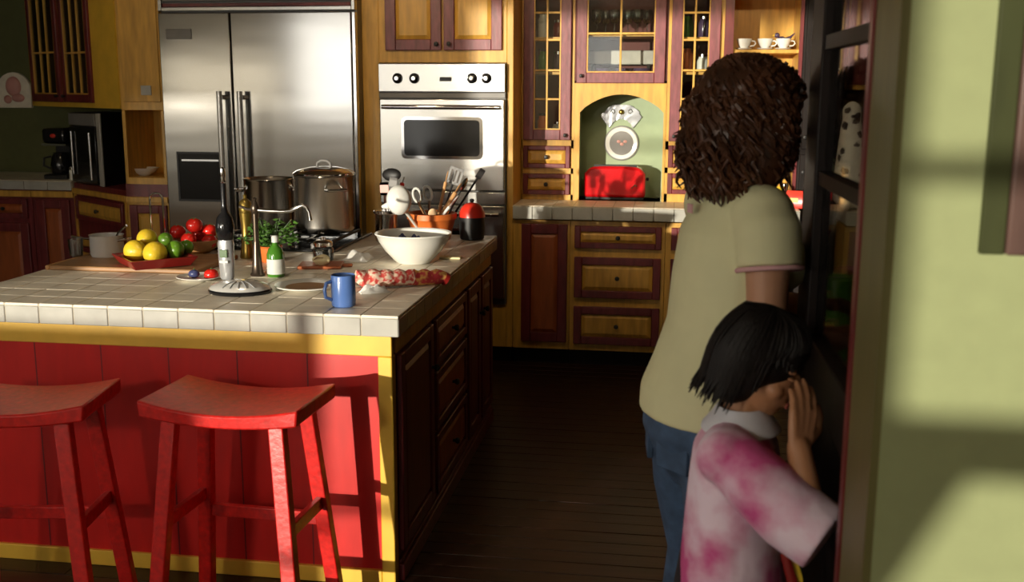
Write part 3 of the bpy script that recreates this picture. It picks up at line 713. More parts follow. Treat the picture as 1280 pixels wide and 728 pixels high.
obj('carafe', MB().lathe([(0.055,0),(0.062,0.01),(0.066,0.06),(0.055,0.11),(0.045,0.13),(0.048,0.14)], (0,-0.03,0.037), 24), 'black_gloss', t, world=False)
obj('carafe_handle', MB().tube([(-0.06,-0.04,0.15),(-0.10,-0.06,0.14),(-0.105,-0.062,0.09),(-0.066,-0.045,0.07)], 0.008, 8), 'black_matte', t, world=False)
obj('red_lamp', MB().sphere((0,-0.102,0.29), (0.02,0.006,0.014)), 'red_plastic', t, world=False)
c = ony(91, 219, yl+0.07); c.z = zl
t = thing('spice_shaker', 'white shaker with steel lid beside the coffee maker', 'shaker', c)
obj('jar', MB().lathe([(0.02,0),(0.022,0.003),(0.022,0.06),(0.019,0.07)], (0,0,0), 18), 'white_china', t, world=False)
obj('lid', MB().lathe([(0.021,0.07),(0.021,0.085),(0.012,0.094),(0.001,0.095)], (0,0,0), 18), 'chrome', t, world=False)
c = ony(20, 110, YB)
t = thing('wall_plaque', 'pale arched ornamental plaque hung on the dark green wall', 'wall ornament', (c.x, YB-0.03, c.z-0.14))
P = [(-0.13,0),(0.13,0),(0.13,0.13)]+[(0.13*math.cos(a), 0.13+0.12*math.sin(a)) for a in [math.pi*i/10 for i in range(1,10)]]+[(-0.13,0.13)]
obj('board', MB(face((0,0,0))).prism(P, -0.025, 0.0), 'tile_top', t, world=False, bevel=0.004)
obj('relief', MB().sphere((0,0,0.15), (0.06,0.025,0.07)).sphere((0.03,0,0.07), (0.05,0.02,0.03)).sphere((-0.05,0,0.06), (0.03,0.02,0.03)), 'pink_plastic', t, world=False)

# ---- added ceiling track, four fill lamp heads washing the cabinets
ZTk = 2.66
tk = thing('fill_track', 'added black ceiling track with four fill lamp heads aimed at the cabinets', 'lamp', (-0.6, 1.55, ZTk))
obj('rail', MB().box(-2.6, 1.5, 1.53, 1.57, ZTk, ZC), 'black_matte', tk)
for hx0, tgt, en in ((-2.3, (-2.45, 3.0, 1.45), FILL_TRK[0]), (-0.95, (-0.55, 2.96, 1.85), FILL_TRK[1]), (0.15, (0.25, 3.3, 1.7), FILL_TRK[2]), (1.2, (1.50, 3.2, 1.45), FILL_TRK[3])):
    p = Vector((hx0, 1.55, ZTk-0.10)); d = (Vector(tgt)-p).normalized()
    hd_ = obj('lamp_head', MB().tube([p-d*0.09, p-d*0.085, p+d*0.02, p+d*0.02], [0.012, 0.036, 0.042, 0.038], 20), 'black_matte', tk)
    obj('stem', MB().cyl((hx0, 1.55, ZTk+0.005), p-d*0.05, 0.008, n=8), 'black_matte', hd_)
    ld = bpy.data.lights.new('fill_track_lamp', 'SPOT'); ld.energy = en; ld.color = (1.0, 0.76, 0.44); ld.spot_size = math.radians(95); ld.spot_blend = 1.0; ld.shadow_soft_size = 0.05
    lo_ = bpy.data.objects.new('fill_track_lamp', ld); COL.objects.link(lo_); lo_.parent = hd_; lo_.location = (p+d*0.03)-rootloc(tk); lo_.rotation_euler = d.to_track_quat('-Z', 'Y').to_euler()

# ---- unseen pendant lamp added behind the camera as fill
mg = bpy.data.materials.new('fill_lamp_glass'); mg.use_nodes = True
em = mg.node_tree.nodes['Principled BSDF']; em.inputs['Base Color'].default_value = (0.9, 0.8, 0.62, 1); em.inputs['Emission Color'].default_value = (1.0, 0.78, 0.5, 1); em.inputs['Emission Strength'].default_value = 4.0
MATS['fill_lamp_glass'] = mg
PL = Vector((-1.3, -4.3, 2.05))
pl = thing('fill_pendant', 'added brass pendant fill lamp with a frosted bowl behind the camera', 'lamp', PL)
obj('cord', MB().cyl((0,0,0.12), (0,0,ZC-PL.z-0.02), 0.006, n=8), 'black_matte', pl, world=False)
obj('ceiling_rose', MB().lathe([(0.06,ZC-PL.z-0.025),(0.05,ZC-PL.z-0.003)], (0,0,0), 20), 'brass', pl, world=False)
obj('cap', MB().lathe([(0.20,0.0),(0.205,0.012),(0.12,0.09),(0.03,0.125),(0.01,0.13)], (0,0,0), 28), 'brass', pl, world=False)
obj('frosted_bowl', MB().lathe([(0.198,0.0),(0.185,-0.012),(0.12,-0.02),(0.001,-0.025)], (0,0,0), 28), 'fill_lamp_glass', pl, world=False)
ld = bpy.data.lights.new('fill_pendant_bulb', 'POINT'); ld.energy = FILL_PEND; ld.color = (1.0, 0.90, 0.74); ld.shadow_soft_size = 0.12
lo_ = bpy.data.objects.new('fill_pendant_bulb', ld); COL.objects.link(lo_); lo_.parent = pl; lo_.location = (0, 0, -0.16)

# ---- unseen recessed light added to brighten the island top and stool seats
rl = thing('fill_recessed', 'added round white recessed fill light in the ceiling above the island', 'lamp', (-0.75, 0.15, ZC-0.02))
obj('ring', MB().lathe([(0.085,0.0195),(0.095,0.0),(0.07,-0.004),(0.062,0.0195)], (0,0,0), 28), 'white_window', rl, world=False)
obj('lens', MB().lathe([(0.062,0.012),(0.001,0.012)], (0,0,0), 24), 'fill_lamp_glass', rl, world=False)
ld = bpy.data.lights.new('fill_recessed_bulb', 'SPOT'); ld.energy = FILL_RECESS; ld.color = (1.0, 0.86, 0.66); ld.spot_size = math.radians(110); ld.spot_blend = 1.0; ld.shadow_soft_size = 0.06
lo_ = bpy.data.objects.new('fill_recessed_bulb', ld); COL.objects.link(lo_); lo_.parent = rl; lo_.location = (0, 0, -0.01)

# ================================================================== ISLAND
ZI = 0.92
IX0, IX1, IY0, IY1 = -1.58, 0.0, 0.0, 1.885
isl = thing('kitchen_island', 'red panelled kitchen island with yellow trim and drawers on its side', 'island', (-0.79, 0.94, 0))
ct = thing('tiled_worktop', 'cream tiled worktop lying on the red kitchen island', 'countertop', (-0.79, 0.94, ZI-0.068))
H = 0.068
obj('slab', MB().box(IX0+0.0035, IX1-0.0035, IY0+0.0035, IY1-0.0035, ZI-H+0.001, ZI-0.002), 'grout', ct)
nx, ny = 13, 16
Lx, Ly = (IX1-IX0)/nx, (IY1-IY0)/ny
cl = ct.location
q = obj('top_tile', MB().box(-Lx/2+0.0016, Lx/2-0.0016, -Ly/2+0.0016, Ly/2-0.0016, -0.009, 0), 'tile_top', ct, world=False, bevel=0.0022)
first = True
for i in range(nx):
    for j in range(ny):
        l = Vector((IX0+Lx*(i+0.5), IY0+Ly*(j+0.5), ZI))-cl
        l.z += random.uniform(-0.0005, 0.0004)
        o = q if first else share(q, 'top_tile', ct)
        first = False; o.location = l; o.rotation_euler = (random.uniform(-0.004, 0.004), random.uniform(-0.004, 0.004), 0)
def edges(n, L, fn):
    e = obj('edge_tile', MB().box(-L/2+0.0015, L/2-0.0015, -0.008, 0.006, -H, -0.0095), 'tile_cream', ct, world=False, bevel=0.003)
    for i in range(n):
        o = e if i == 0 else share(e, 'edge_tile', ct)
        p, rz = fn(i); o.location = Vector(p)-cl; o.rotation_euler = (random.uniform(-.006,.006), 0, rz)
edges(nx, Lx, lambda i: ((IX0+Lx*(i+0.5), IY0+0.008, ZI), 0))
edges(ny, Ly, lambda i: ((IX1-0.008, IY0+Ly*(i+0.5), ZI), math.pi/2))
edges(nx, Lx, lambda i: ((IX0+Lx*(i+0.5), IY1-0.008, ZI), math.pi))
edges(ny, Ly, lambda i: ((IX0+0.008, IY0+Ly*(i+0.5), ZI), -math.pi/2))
bx0, bx1, by0, by1 = IX0+0.03, IX1-0.03, IY0+0.022, IY1-0.03
zb = ZI-H
obj('body', MB().box(bx0+0.004, bx1-0.004, by0+0.022, by1, 0.0, zb), 'burgundy', isl)
TI = face((0, by0, 0))
obj('front_panel', MB().box(bx0+0.05, bx1-0.046, by0+0.012, by0+0.022, 0.055, 0.782), 'island_red', isl)
for i in range(5):
    x = bx0+0.05+(bx1-bx0-0.096)*(i+1)/6
    obj('panel_groove', MB().box(x-0.002, x+0.002, by0+0.0112, by0+0.0125, 0.055, 0.782), 'burgundy', isl)
obj('apron', MB().box(bx0, bx1, by0, by0+0.024, 0.782, zb-0.0005), 'gold_paint', isl, bevel=0.003)
obj('bottom_rail', MB().box(bx0+0.046, bx1-0.046, by0, by0+0.024, 0.0, 0.055), 'gold_paint', isl, bevel=0.003)
obj('corner_post', MB().box(bx1-0.046, bx1, by0, by0+0.046, 0.0, 0.7815), 'gold_paint', isl, bevel=0.004)
obj('corner_post', MB().box(bx0, bx0+0.046, by0, by0+0.046, 0.0, 0.7815), 'gold_paint', isl, bevel=0.004)
TS = face((bx1-0.004, 0, 0), (0,1,0))
obj('side_rail', MB(TS).box(by0+0.047, by1, 0, 0.008, 0.785, zb-0.001), 'gold_wood', isl)
def side_front(y0, y1, z0, z1, nm, kn):
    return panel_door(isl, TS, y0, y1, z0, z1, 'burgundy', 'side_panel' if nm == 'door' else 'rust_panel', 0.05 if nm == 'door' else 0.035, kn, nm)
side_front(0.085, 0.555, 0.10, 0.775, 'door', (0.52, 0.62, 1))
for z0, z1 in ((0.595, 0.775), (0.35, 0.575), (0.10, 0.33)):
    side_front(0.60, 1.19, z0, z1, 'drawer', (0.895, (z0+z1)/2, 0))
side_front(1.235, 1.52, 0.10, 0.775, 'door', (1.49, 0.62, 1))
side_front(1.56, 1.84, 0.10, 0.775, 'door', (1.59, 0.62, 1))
obj('base_moulding', MB(TS).box(by0+0.047, by1, 0, 0.022, 0.0, 0.06).box(by0+0.047, by1, 0, 0.014, 0.06, 0.075), 'burgundy', isl, bevel=0.004)

# ================================================================== STOOLS
def make_stool(label, loc, rz):
    t = thing('bar_stool', label, 'stool', loc, rz, 'red saddle stools at the island')
    W, D, Z = 0.245, 0.155, 0.735
    nu, nv = 14, 6; top = []; bot = []
    for j in range(nv+1):
        for i in range(nu+1):
            u = -1+2*i/nu; v = -1+2*j/nv
            s_ = 0.028*(u*u)                       # saddle: ends rise
            top.append((u*W, v*D*(1-0.03*u*u), Z-0.026+s_))
            bot.append((u*W*0.985, v*D*0.98, Z-0.066+s_*0.72))
    vs = top+bot; n = (nu+1)*(nv+1); fs = []
    for j in range(nv):
        for i in range(nu):
            a = j*(nu+1)+i; fs.append((a, a+1, a+nu+2, a+nu+1)); fs.append((n+a, n+a+nu+1, n+a+nu+2, n+a+1))
    def wall(idx):
        for k in range(len(idx)-1): fs.append((idx[k], n+idx[k], n+idx[k+1], idx[k+1]))
    wall(list(range(nu+1))); wall([nv*(nu+1)+i for i in range(nu, -1, -1)])
    wall([j*(nu+1)+nu for j in range(nv+1)]); wall([j*(nu+1) for j in range(nv, -1, -1)])
    obj('seat', MB().add(vs, fs), 'stool_red', t, world=False, bevel=0.006)
    tp = {}
    for sx in (-1, 1):
        for sy in (-1, 1):
            a = Vector((sx*0.165, sy*0.105, Z-0.058)); b = Vector((sx*0.225, sy*0.165, 0.0))
            tp[sx, sy] = (a, b); h = 0.023
            vs = [(p.x+dx*h, p.y+dy*h*0.8, p.z) for p in (b, a) for dx, dy in ((-1,-1),(1,-1),(1,1),(-1,1))]
            obj('leg', MB().add(vs, [(0,3,2,1),(4,5,6,7),(0,1,5,4),(1,2,6,5),(2,3,7,6),(3,0,4,7)]), 'stool_red', t, world=False, bevel=0.004)
    def at(k, z): a, b = tp[k]; f = (z-b.z)/(a.z-b.z); return b.lerp(a, f)
    def rung(k1, k2, z, nm='rung'):
        p, q_ = at(k1, z), at(k2, z); d = (q_-p).normalized(); s_ = Vector((-d.y, d.x, 0))*0.010; v = Vector((0,0,0.020))
        vs = [tuple(c+e*s_+g*v) for c in (p, q_) for e, g in ((-1,-1),(1,-1),(1,1),(-1,1))]
        obj(nm, MB().add(vs, [(0,3,2,1),(4,5,6,7),(0,1,5,4),(1,2,6,5),(2,3,7,6),(3,0,4,7)]), 'stool_red', t, world=False, bevel=0.003)
    rung((-1,-1), (-1,1), 0.36); rung((1,-1), (1,1), 0.36); rung((-1,-1), (1,-1), 0.10); rung((-1,1), (1,1), 0.30)
    return t
make_stool('worn red saddle stool standing in the sunlight near the yellow corner post', (-0.415, -0.275, 0), math.radians(-3))
make_stool('red saddle stool in the shade further from the yellow corner post', (-1.055, -0.37, 0), math.radians(9))

# ================================================================== THINGS ON THE ISLAND
def on(px, py, z=ZI): return onz(px, py, z)
def local(t): return dict(parent=t, world=False)
ZT = ZI+0.0006
# cooktop at the far end
ck = thing('cooktop', 'black cooktop with iron grates under the steel pots', 'cooktop', (-0.80, 1.52, ZT))
obj('plate', MB().box(-0.43, 0.20, -0.30, 0.28, 0, 0.012), 'black_gloss', ck, world=False, bevel=0.004)
for gx in (-0.26, 0.04):
    g = MB()
    for k in range(3): g.box(gx-0.12, gx+0.12, -0.16+0.16*k-0.006, -0.16+0.16*k+0.006, 0.028, 0.04)
    for k in range(3): g.box(gx-0.12+0.12*k-0.006, gx-0.12+0.12*k+0.006, -0.2, 0.2, 0.028, 0.04)
    for a in (-0.12, 0.12):
        for b in (-0.2, 0.2): g.box(gx+a-0.008, gx+a+0.008, b-0.008, b+0.008, 0.012, 0.04)
    obj('grate', g, 'black_matte', ck, world=False, bevel=0.002)
for k in range(4): obj('burner_knob', MB().lathe([(0.02,0.012),(0.02,0.03),(0.012,0.034)], (-0.32+0.14*k, -0.262, 0), 16), 'grey_plastic', ck, world=False)

def pot(name, label, c, R, Hh, lid, handles, ang=0.4):
    t = thing(name, label, 'pot', c, ang)
    obj('body', MB().lathe([(0.001,0.004),(R*0.93,0.0),(R*0.985,0.012),(R,0.03),(R,Hh-0.006),(R*1.035,Hh),(R*1.02,Hh+0.004),(R*0.97,Hh-0.004),(R*0.965,0.03),(0.001,0.02)], (0,0,0), 40), 'copper_steel', t, world=False)
    if lid:
        l = obj('lid', MB().lathe([(R*1.03,Hh+0.005),(R*1.035,Hh+0.010),(R*0.9,Hh+0.022),(R*0.5,Hh+0.036),(0.001,Hh+0.04)], (0,0,0), 40), 'chrome', t, world=False)
        obj('lid_handle', MB().tube([(-0.034,0,Hh+0.036),(-0.03,0,Hh+0.056),(-0.012,0,Hh+0.066),(0.012,0,Hh+0.066),(0.03,0,Hh+0.056),(0.034,0,Hh+0.036)], 0.006, 8), 'grey_plastic', l, world=False)
    for a in handles:
        d = Vector((math.cos(a), math.sin(a), 0)); s_ = Vector((-d.y, d.x, 0)); z = Vector((0,0,Hh*0.78))
        obj('handle', MB().tube([d*R*0.98-s_*0.045+z, d*(R+0.03)-s_*0.042+z, d*(R+0.042)+z, d*(R+0.03)+s_*0.042+z, d*R*0.98+s_*0.045+z], 0.007, 8), 'chrome', t, world=False)
    return t
p = on(409, 300); R = 0.138
pot('stock_pot', 'tall steel stock pot with a lid, rear of the island', (p.x-0.005, 1.60, ZT+0.041), R, 0.262, True, (-0.9, 2.2), 0)
p2 = ony(340, 260, 1.66)
pot('sauce_pot', 'open steel pot left of the tall lidded stock pot', (p2.x-0.012, 1.66, ZT+0.041), 0.115, 0.235, False, (-2.9, 0.3), 0)

# cutting board, saucepan, wire stand
bd = thing('cutting_board', 'thin brown wooden cutting board under the saucepan', 'cutting board', (-1.25, 0.79, ZT))
obj('board', MB().box(-0.30, 0.31, -0.185, 0.20, 0, 0.018), 'board_wood', bd, world=False, bevel=0.005)
obj('end_cap', MB().box(-0.318, -0.301, -0.185, 0.20, 0, 0.018), 'spoon_wood', bd, world=False, bevel=0.004)
c = on(136, 319, 0.94); c = Vector((c.x, 0.87, ZT+0.018))
t = thing('saucepan', 'small polished steel saucepan on the cutting board', 'saucepan', c, 0)
R = 0.066
obj('body', MB().lathe([(0.001,0.003),(R*0.93,0),(R,0.01),(R,0.082),(R*1.05,0.088),(R*0.97,0.086),(R*0.96,0.012),(0.001,0.008)], (0,0,0), 32), 'polished', t, world=False)
obj('handle', MB().tube([(-R*0.98,0,0.068),(-R-0.03,-0.005,0.07),(-R-0.08,-0.01,0.078)], [0.008,0.007,0.009], 10, flat=0.6), 'chrome', t, world=False)
obj('loop_handle', MB().tube([(R*0.99,-0.03,0.068),(R+0.025,-0.025,0.072),(R+0.03,0,0.073),(R+0.025,0.025,0.072),(R*0.99,0.03,0.068)], 0.005, 8), 'chrome', t, world=False)
one('spoon', MB().tube([c+Vector((0.0,0.02,0.016)), c+Vector((0.045,0.015,0.095)), c+Vector((0.085,0.012,0.125))], [0.006,0.004,0.006], 8), 'chrome', 'steel spoon leaning in the small saucepan', 'spoon')
c = on(140, 321, 0.94)
t = thing('glass_tumbler', 'short glass tumbler left of the polished saucepan', 'glass', (c.x-0.155, 0.84, ZT+0.018))
obj('glass', MB().lathe([(0.02,0),(0.026,0.002),(0.03,0.07),(0.028,0.07),(0.024,0.006),(0.001,0.005)], (0,0,0), 20), 'vessel_glass', t, world=False)
a = ony(188, 262, 1.06); b = ony(204, 262, 1.06)
one('wire_stand', MB().tube([(a.x,1.06,ZT+0.003)]+[(a.x,1.06,ZT+0.20)]+[((a.x+b.x)/2-(b.x-a.x)/2*math.cos(k*math.pi/6), 1.06, ZT+0.235+0.025*math.sin(k*math.pi/6)) for k in range(7)]+[(b.x,1.06,ZT+0.20),(b.x,1.06,ZT+0.003)], 0.0045, 8)
    .tube([(a.x-0.03,1.03,ZT+0.004),(b.x+0.03,1.03,ZT+0.004),(b.x+0.03,1.09,ZT+0.004),(a.x-0.03,1.09,ZT+0.004),(a.x-0.03,1.03,ZT+0.004)], 0.004, 6), 'chrome', 'tall chrome wire loop stand behind the lemons', 'stand')

# red tray with lemons, limes and a pear
tc_ = on(196, 333, ZI); tc_ = Vector((-1.155, 0.69, ZT+0.0195))
tr = thing('fruit_tray', 'square dark red tray heaped with lemons and limes', 'tray', tc_, math.radians(44))
def tray(mb, a, h, fl):
    o = [(-a,-a,0),(a,-a,0),(a,a,0),(-a,a,0)]; e = a+fl
    o += [(-e,-e,h),(e,-e,h),(e,e,h),(-e,e,h)]; i = e-0.012; o += [(-i,-i,h),(i,-i,h),(i,i,h),(-i,i,h)]; j = a-0.008; o += [(-j,-j,0.008),(j,-j,0.008),(j,j,0.008),(-j,j,0.008)]
    f = [(3,2,1,0)]
    for r in range(3):
        for k in range(4): k2 = (k+1) % 4; f.append((r*4+k, r*4+k2, r*4+4+k2, r*4+4+k))
    f.append((12,13,14,15)); return mb.add(o, f)
obj('dish', tray(MB(), 0.105, 0.038, 0.025), 'tray_red', tr, world=False, bevel=0.003)
def fruit(name, label, cat, px, py, Y, r, m, group, tip=0.0, stem=None, dz=0):
    p = ony(px, py, Y)
    t = thing(name, label, cat, (p.x, Y, p.z-r), random.uniform(0, 6), group)
    def shp(v): k = 1+tip*abs(v.x)**6; return Vector((v.x*k, v.y, v.z))
    obj('flesh', MB().sphere((0,0,r), (r,r*0.95,r*0.95), 20, 12, shape=shp), m, t, world=False)
    obj('stem', MB().cyl((r*0.94,0,r*1.02),(r*1.07+tip*r,0,r*1.05),r*0.09,r*0.06,8) if tip else MB().cyl((0,0,r*1.88),(0.002,0,r*2.12),r*0.1,r*0.07,8), stem or 'leaf_green', t, world=False)
fruit('lemon', 'large yellow lemon at the front corner of the red tray', 'lemon', 194, 317, 0.64, 0.048, 'lemon', 'lemons in the tray', 0.22)
fruit('lemon', 'large yellow lemon next to the saucepan in the red tray', 'lemon', 169, 314, 0.70, 0.046, 'lemon', 'lemons in the tray', 0.22)
fruit('lemon', 'yellow lemon resting on top of the other lemons', 'lemon', 184, 299, 0.79, 0.043, 'lemon', 'lemons in the tray', 0.22)
fruit('pear', 'brownish ripe pear between the lemons and limes', 'pear', 209, 319, 0.73, 0.034, 'pear', None)
fruit('lime', 'green lime at the front of the red tray', 'lime', 219, 312, 0.70, 0.037, 'lime', 'limes in the tray', 0.15)
fruit('lime', 'small green lime behind the other limes', 'lime', 207, 300, 0.80, 0.031, 'lime', 'limes in the tray', 0.15)
fruit('lime', 'pale green lime at the tray corner near the tomatoes', 'lime', 233, 309, 0.77, 0.030, 'lime', 'limes in the tray', 0.15)

# wooden bowl of tomatoes
c = Vector((ony(247, 318, 1.12).x, 1.12, ZT))
one('wooden_bowl', MB().lathe([(0.05,0),(0.055,0.004),(0.10,0.035),(0.118,0.062),(0.112,0.063),(0.09,0.036),(0.03,0.012),(0.001,0.012)], c, 30), 'spoon_wood', 'shallow wooden bowl piled with red tomatoes', 'bowl')
for i, (px, py, Y, r, lb) in enumerate(((243, 281, 1.12, 0.036, 'red tomato on top of the tomato pile'), (222, 289, 1.14, 0.034, 'red tomato at the wire stand side of the pile'), (262, 288, 1.16, 0.034, 'red tomato at the back of the pile near the black grip'),
        (236, 299, 1.07, 0.034, 'red tomato at the lower front of the pile'), (262, 301, 1.09, 0.033, 'red tomato at the lower pile edge beside the silver handset'), (248, 292, 1.17, 0.032, 'red tomato wedged in the middle of the pile'))):
    p = ony(px, py, Y)
    t = thing('tomato', lb, 'tomato', (p.x, Y, p.z-r), i*1.1, 'tomatoes in the wooden bowl')
    obj('flesh', MB().sphere((0,0,r*0.92), (r,r,r*0.9), 20, 12), 'tomato', t, world=False)
    s_ = MB()
    for k in range(5): a = k*1.257; s_.tube([(0,0,r*1.78),(math.cos(a)*r*0.3,math.sin(a)*r*0.3,r*1.77),(math.cos(a)*r*0.6,math.sin(a)*r*0.6,r*1.66)], [r*0.1,r*0.12,r*0.02], 5, flat=0.4)
    obj('calyx', s_, 'leaf_green', t, world=False)

# white plate with plum and tomato half
c = on(250, 350); c.z = ZT
one('plate', MB().lathe([(0.05,0),(0.055,0.003),(0.085,0.013),(0.083,0.015),(0.05,0.006),(0.001,0.006)], c, 32), 'white_china', 'small white plate with a plum behind the chrome base', 'plate')
p = c+Vector((-0.022,0.0,0.0065)); t = thing('plum', 'dark blue plum on the small white plate', 'plum', p)
obj('flesh', MB().sphere((0,0,0.015), (0.021,0.018,0.0155), 16, 10), 'plum_blue', t, world=False)
obj('stem', MB().cyl((0,0,0.029),(0.003,0,0.037),0.002,0.0015,6), 'leaf_green', t, world=False)
p = c+Vector((0.038,0.015,0.007)); t = thing('tomato_half', 'cut red tomato half on the small white plate', 'tomato', p)
obj('flesh', MB().lathe([(0.024,0.0),(0.027,0.01),(0.024,0.022),(0.014,0.030),(0.001,0.031)], (0,0,0), 18), 'tomato', t, world=False)
obj('stem', MB().cyl((0,0,0.029),(0.002,0,0.036),0.003,0.002,6), 'leaf_green', t, world=False)

# silver handset with black grip standing in a chrome oval base
c = on(299, 366); c = Vector((c.x, c.y+0.01, ZT))
t = thing('handheld_appliance', 'silver handheld appliance with black grip standing in a chrome oval base', 'appliance', c)
ub = obj('base', MB().lathe([(0.108,0),(0.112,0.008),(0.108,0.014)], (0,0,0), 36, 1.0, 0.82), 'black_gloss', t, world=False)
obj('chrome_cover', MB().lathe([(0.108,0.014),(0.10,0.024),(0.07,0.036),(0.03,0.042),(0.001,0.043)], (0,0,0), 36, 1.0, 0.82), 'polished', ub, world=False)
for k in range(5):
    a = -1.9+0.3*k
    obj('rib', MB().tube([(0.035*math.cos(a),0.03*math.sin(a),0.0415),(0.07*math.cos(a),0.06*math.sin(a),0.037),(0.098*math.cos(a),0.081*math.sin(a),0.0265)], [0.0018,0.002,0.0012], 6), 'silver_plastic', ub, world=False)
hx_ = -0.058; hy = 0.03
bd2 = obj('silver_body', MB().lathe([(0.020,0.038),(0.025,0.045),(0.028,0.10),(0.029,0.165),(0.026,0.178)], (hx_,hy,0), 22, 1.0, 0.8), 'silver_plastic', t, world=False)
obj('display', MB().box(hx_-0.014, hx_+0.014, hy-0.0265, hy-0.021, 0.118, 0.146), 'display_green', bd2, world=False, bevel=0.002)
obj('button', MB().box(hx_-0.016, hx_+0.016, hy-0.0262, hy-0.02, 0.098, 0.108), 'label_paper', bd2, world=False, bevel=0.002)
gp_ = obj('black_grip', MB().lathe([(0.026,0.178),(0.032,0.20),(0.033,0.225),(0.027,0.255),(0.012,0.275),(0.009,0.30),(0.009,0.375)], (hx_,hy,0), 22), 'black_gloss', t, world=False)
obj('chrome_tip', MB().lathe([(0.009,0.375),(0.011,0.38),(0.008,0.392),(0.011,0.402),(0.008,0.425),(0.001,0.43)], (hx_,hy,0), 16), 'chrome', gp_, world=False)

# faucet with a swan neck spout
c = on(320, 346); c = Vector((c.x, 0.62, ZT))
t = thing('island_faucet', 'dark bronze island faucet with a long swan neck spout', 'faucet', c)
obj('base', MB().lathe([(0.026,0),(0.028,0.006),(0.022,0.014),(0.018,0.05),(0.014,0.11),(0.011,0.13)], (0,0,0), 22), 'bronze', t, world=False)
obj('post', MB().lathe([(0.0105,0.13),(0.0105,0.235),(0.015,0.24),(0.016,0.262),(0.012,0.27),(0.006,0.285),(0.010,0.292),(0.001,0.298)], (0,0,0), 18), 'bronze', t, world=False)
k_ = 3.8/1325
pts = [(0,0,0.250),(0.05,0,0.247),(0.11,0,0.246),(0.14,0,0.249),(0.165,0,0.262),(0.185,0,0.270),(0.20,0,0.264),(0.21,0,0.245),(0.214,0,0.215)]
obj('spout', MB().tube(pts, [0.008,0.0075,0.0075,0.007,0.007,0.007,0.0065,0.006,0.008], 12), 'chrome', t, world=False)
obj('lever', MB().tube([(0,0,0.25),(-0.03,0,0.252),(-0.06,0.0,0.262)], [0.006,0.005,0.007], 8), 'chrome', t, world=False)

# pepper mill, bottle, herbs
c = Vector((ony(307, 270, 1.02).x, 1.02, ZT))
t = thing('pepper_mill', 'tall brass pepper mill behind the faucet', 'pepper mill', c)
obj('body', MB().lathe([(0.028,0),(0.030,0.005),(0.026,0.03),(0.020,0.08),(0.019,0.13),(0.024,0.17),(0.026,0.19)], (0,0,0), 24), 'brass', t, world=False)
obj('head', MB().lathe([(0.024,0.191),(0.027,0.205),(0.024,0.235),(0.012,0.247),(0.006,0.25),(0.008,0.262),(0.001,0.27)], (0,0,0), 24), 'brass', t, world=False)
c = on(343, 347); c.z = ZT; c.y += 0.02
t = thing('soap_bottle', 'small green bottle with a white label beside the faucet', 'bottle', c)
obj('bottle', MB().lathe([(0.030,0),(0.033,0.004),(0.033,0.085),(0.026,0.105),(0.012,0.12),(0.011,0.13)], (0,0,0), 24), 'bottle_green', t, world=False)
obj('label', MB().lathe([(0.0336,0.012),(0.0336,0.068)], (0,0,0), 24), 'label_paper', t, world=False)
obj('cap', MB().lathe([(0.013,0.13),(0.013,0.15),(0.009,0.155),(0.001,0.156)], (0,0,0), 18), 'label_paper', t, world=False)
c = Vector((ony(338, 310, 0.95).x, 0.95, ZT))
t = thing('herb_bunch', 'leafy bunch of fresh green herbs in a clay pot by the pots', 'herbs', c)
obj('pot', MB().lathe([(0.035,0),(0.038,0.003),(0.048,0.06),(0.051,0.062),(0.047,0.066),(0.043,0.058),(0.001,0.055)], (0,0,0), 22), 'terracotta', t, world=False)
st = MB(); lf = MB(); rnd = random.Random(3)
for k in range(46):
    a = rnd.uniform(0, 6.283); s_ = rnd.uniform(0.02, 0.13); hgt = rnd.uniform(0.07, 0.185)-0.25*max(0, s_-0.09)
    tip = Vector((math.cos(a)*s_, math.sin(a)*s_*0.7, hgt)); b0 = Vector((math.cos(a)*0.02, math.sin(a)*0.02, 0.055))
    md = b0.lerp(tip, 0.5)+Vector((0,0,0.02))
    st.tube([b0, md, tip], [0.0018,0.0014,0.001], 5)
    for q_ in range(5):
        o_ = b0.lerp(tip, 0.55+0.1*q_); d = Vector((rnd.uniform(-1,1), rnd.uniform(-1,1), rnd.uniform(-0.3,0.7))).normalized(); L = rnd.uniform(0.018, 0.034)
        sd = d.cross(Vector((0,0,1))).normalized()*L*0.36; up = sd.cross(d).normalized()*0.004
        lf.add([o_, o_+d*L*0.5+sd-up, o_+d*L, o_+d*L*0.5-sd-up, o_+d*L*0.5+up], [(0,1,4),(1,2,4),(2,3,4),(3,0,4)])
obj('stems', st, 'leaf_green', t, world=False); obj('foliage', lf, 'herb_green', t, world=False)

# small preserving jar, red board with potato, round white dish, mug, cloths
c = Vector((ony(404, 312, 1.0).x, 1.0, ZT))
t = thing('sugar_jar', 'squat glass jar with a steel lid before the stock pot', 'jar', c)
obj('jar', MB().lathe([(0.035,0),(0.042,0.006),(0.043,0.05),(0.036,0.062)], (0,0,0), 24), 'vessel_glass', t, world=False)
obj('contents', MB().lathe([(0.001,0.004),(0.038,0.006),(0.039,0.035),(0.001,0.04)], (0,0,0), 20), 'dark_wood', t, world=False)
obj('lid', MB().lathe([(0.039,0.062),(0.040,0.066),(0.040,0.078),(0.03,0.086),(0.010,0.088),(0.010,0.098),(0.001,0.1)], (0,0,0), 24), 'chrome', t, world=False)
c = on(401, 334); c.z = ZT
rb_ = thing('red_board', 'small red-brown chopping board holding a peeled potato', 'cutting board', c, 0.2)
obj('board', MB().box(-0.085, 0.085, -0.06, 0.075, 0, 0.012), 'rust_panel', rb_, world=False, bevel=0.004)
obj('grip', MB().box(0.085, 0.125, -0.01, 0.02, 0, 0.012), 'rust_panel', rb_, world=False, bevel=0.004)
t = thing('potato', 'pale peeled potato half on the red-brown board', 'potato', c+Vector((0.008,-0.015,0.0125)))
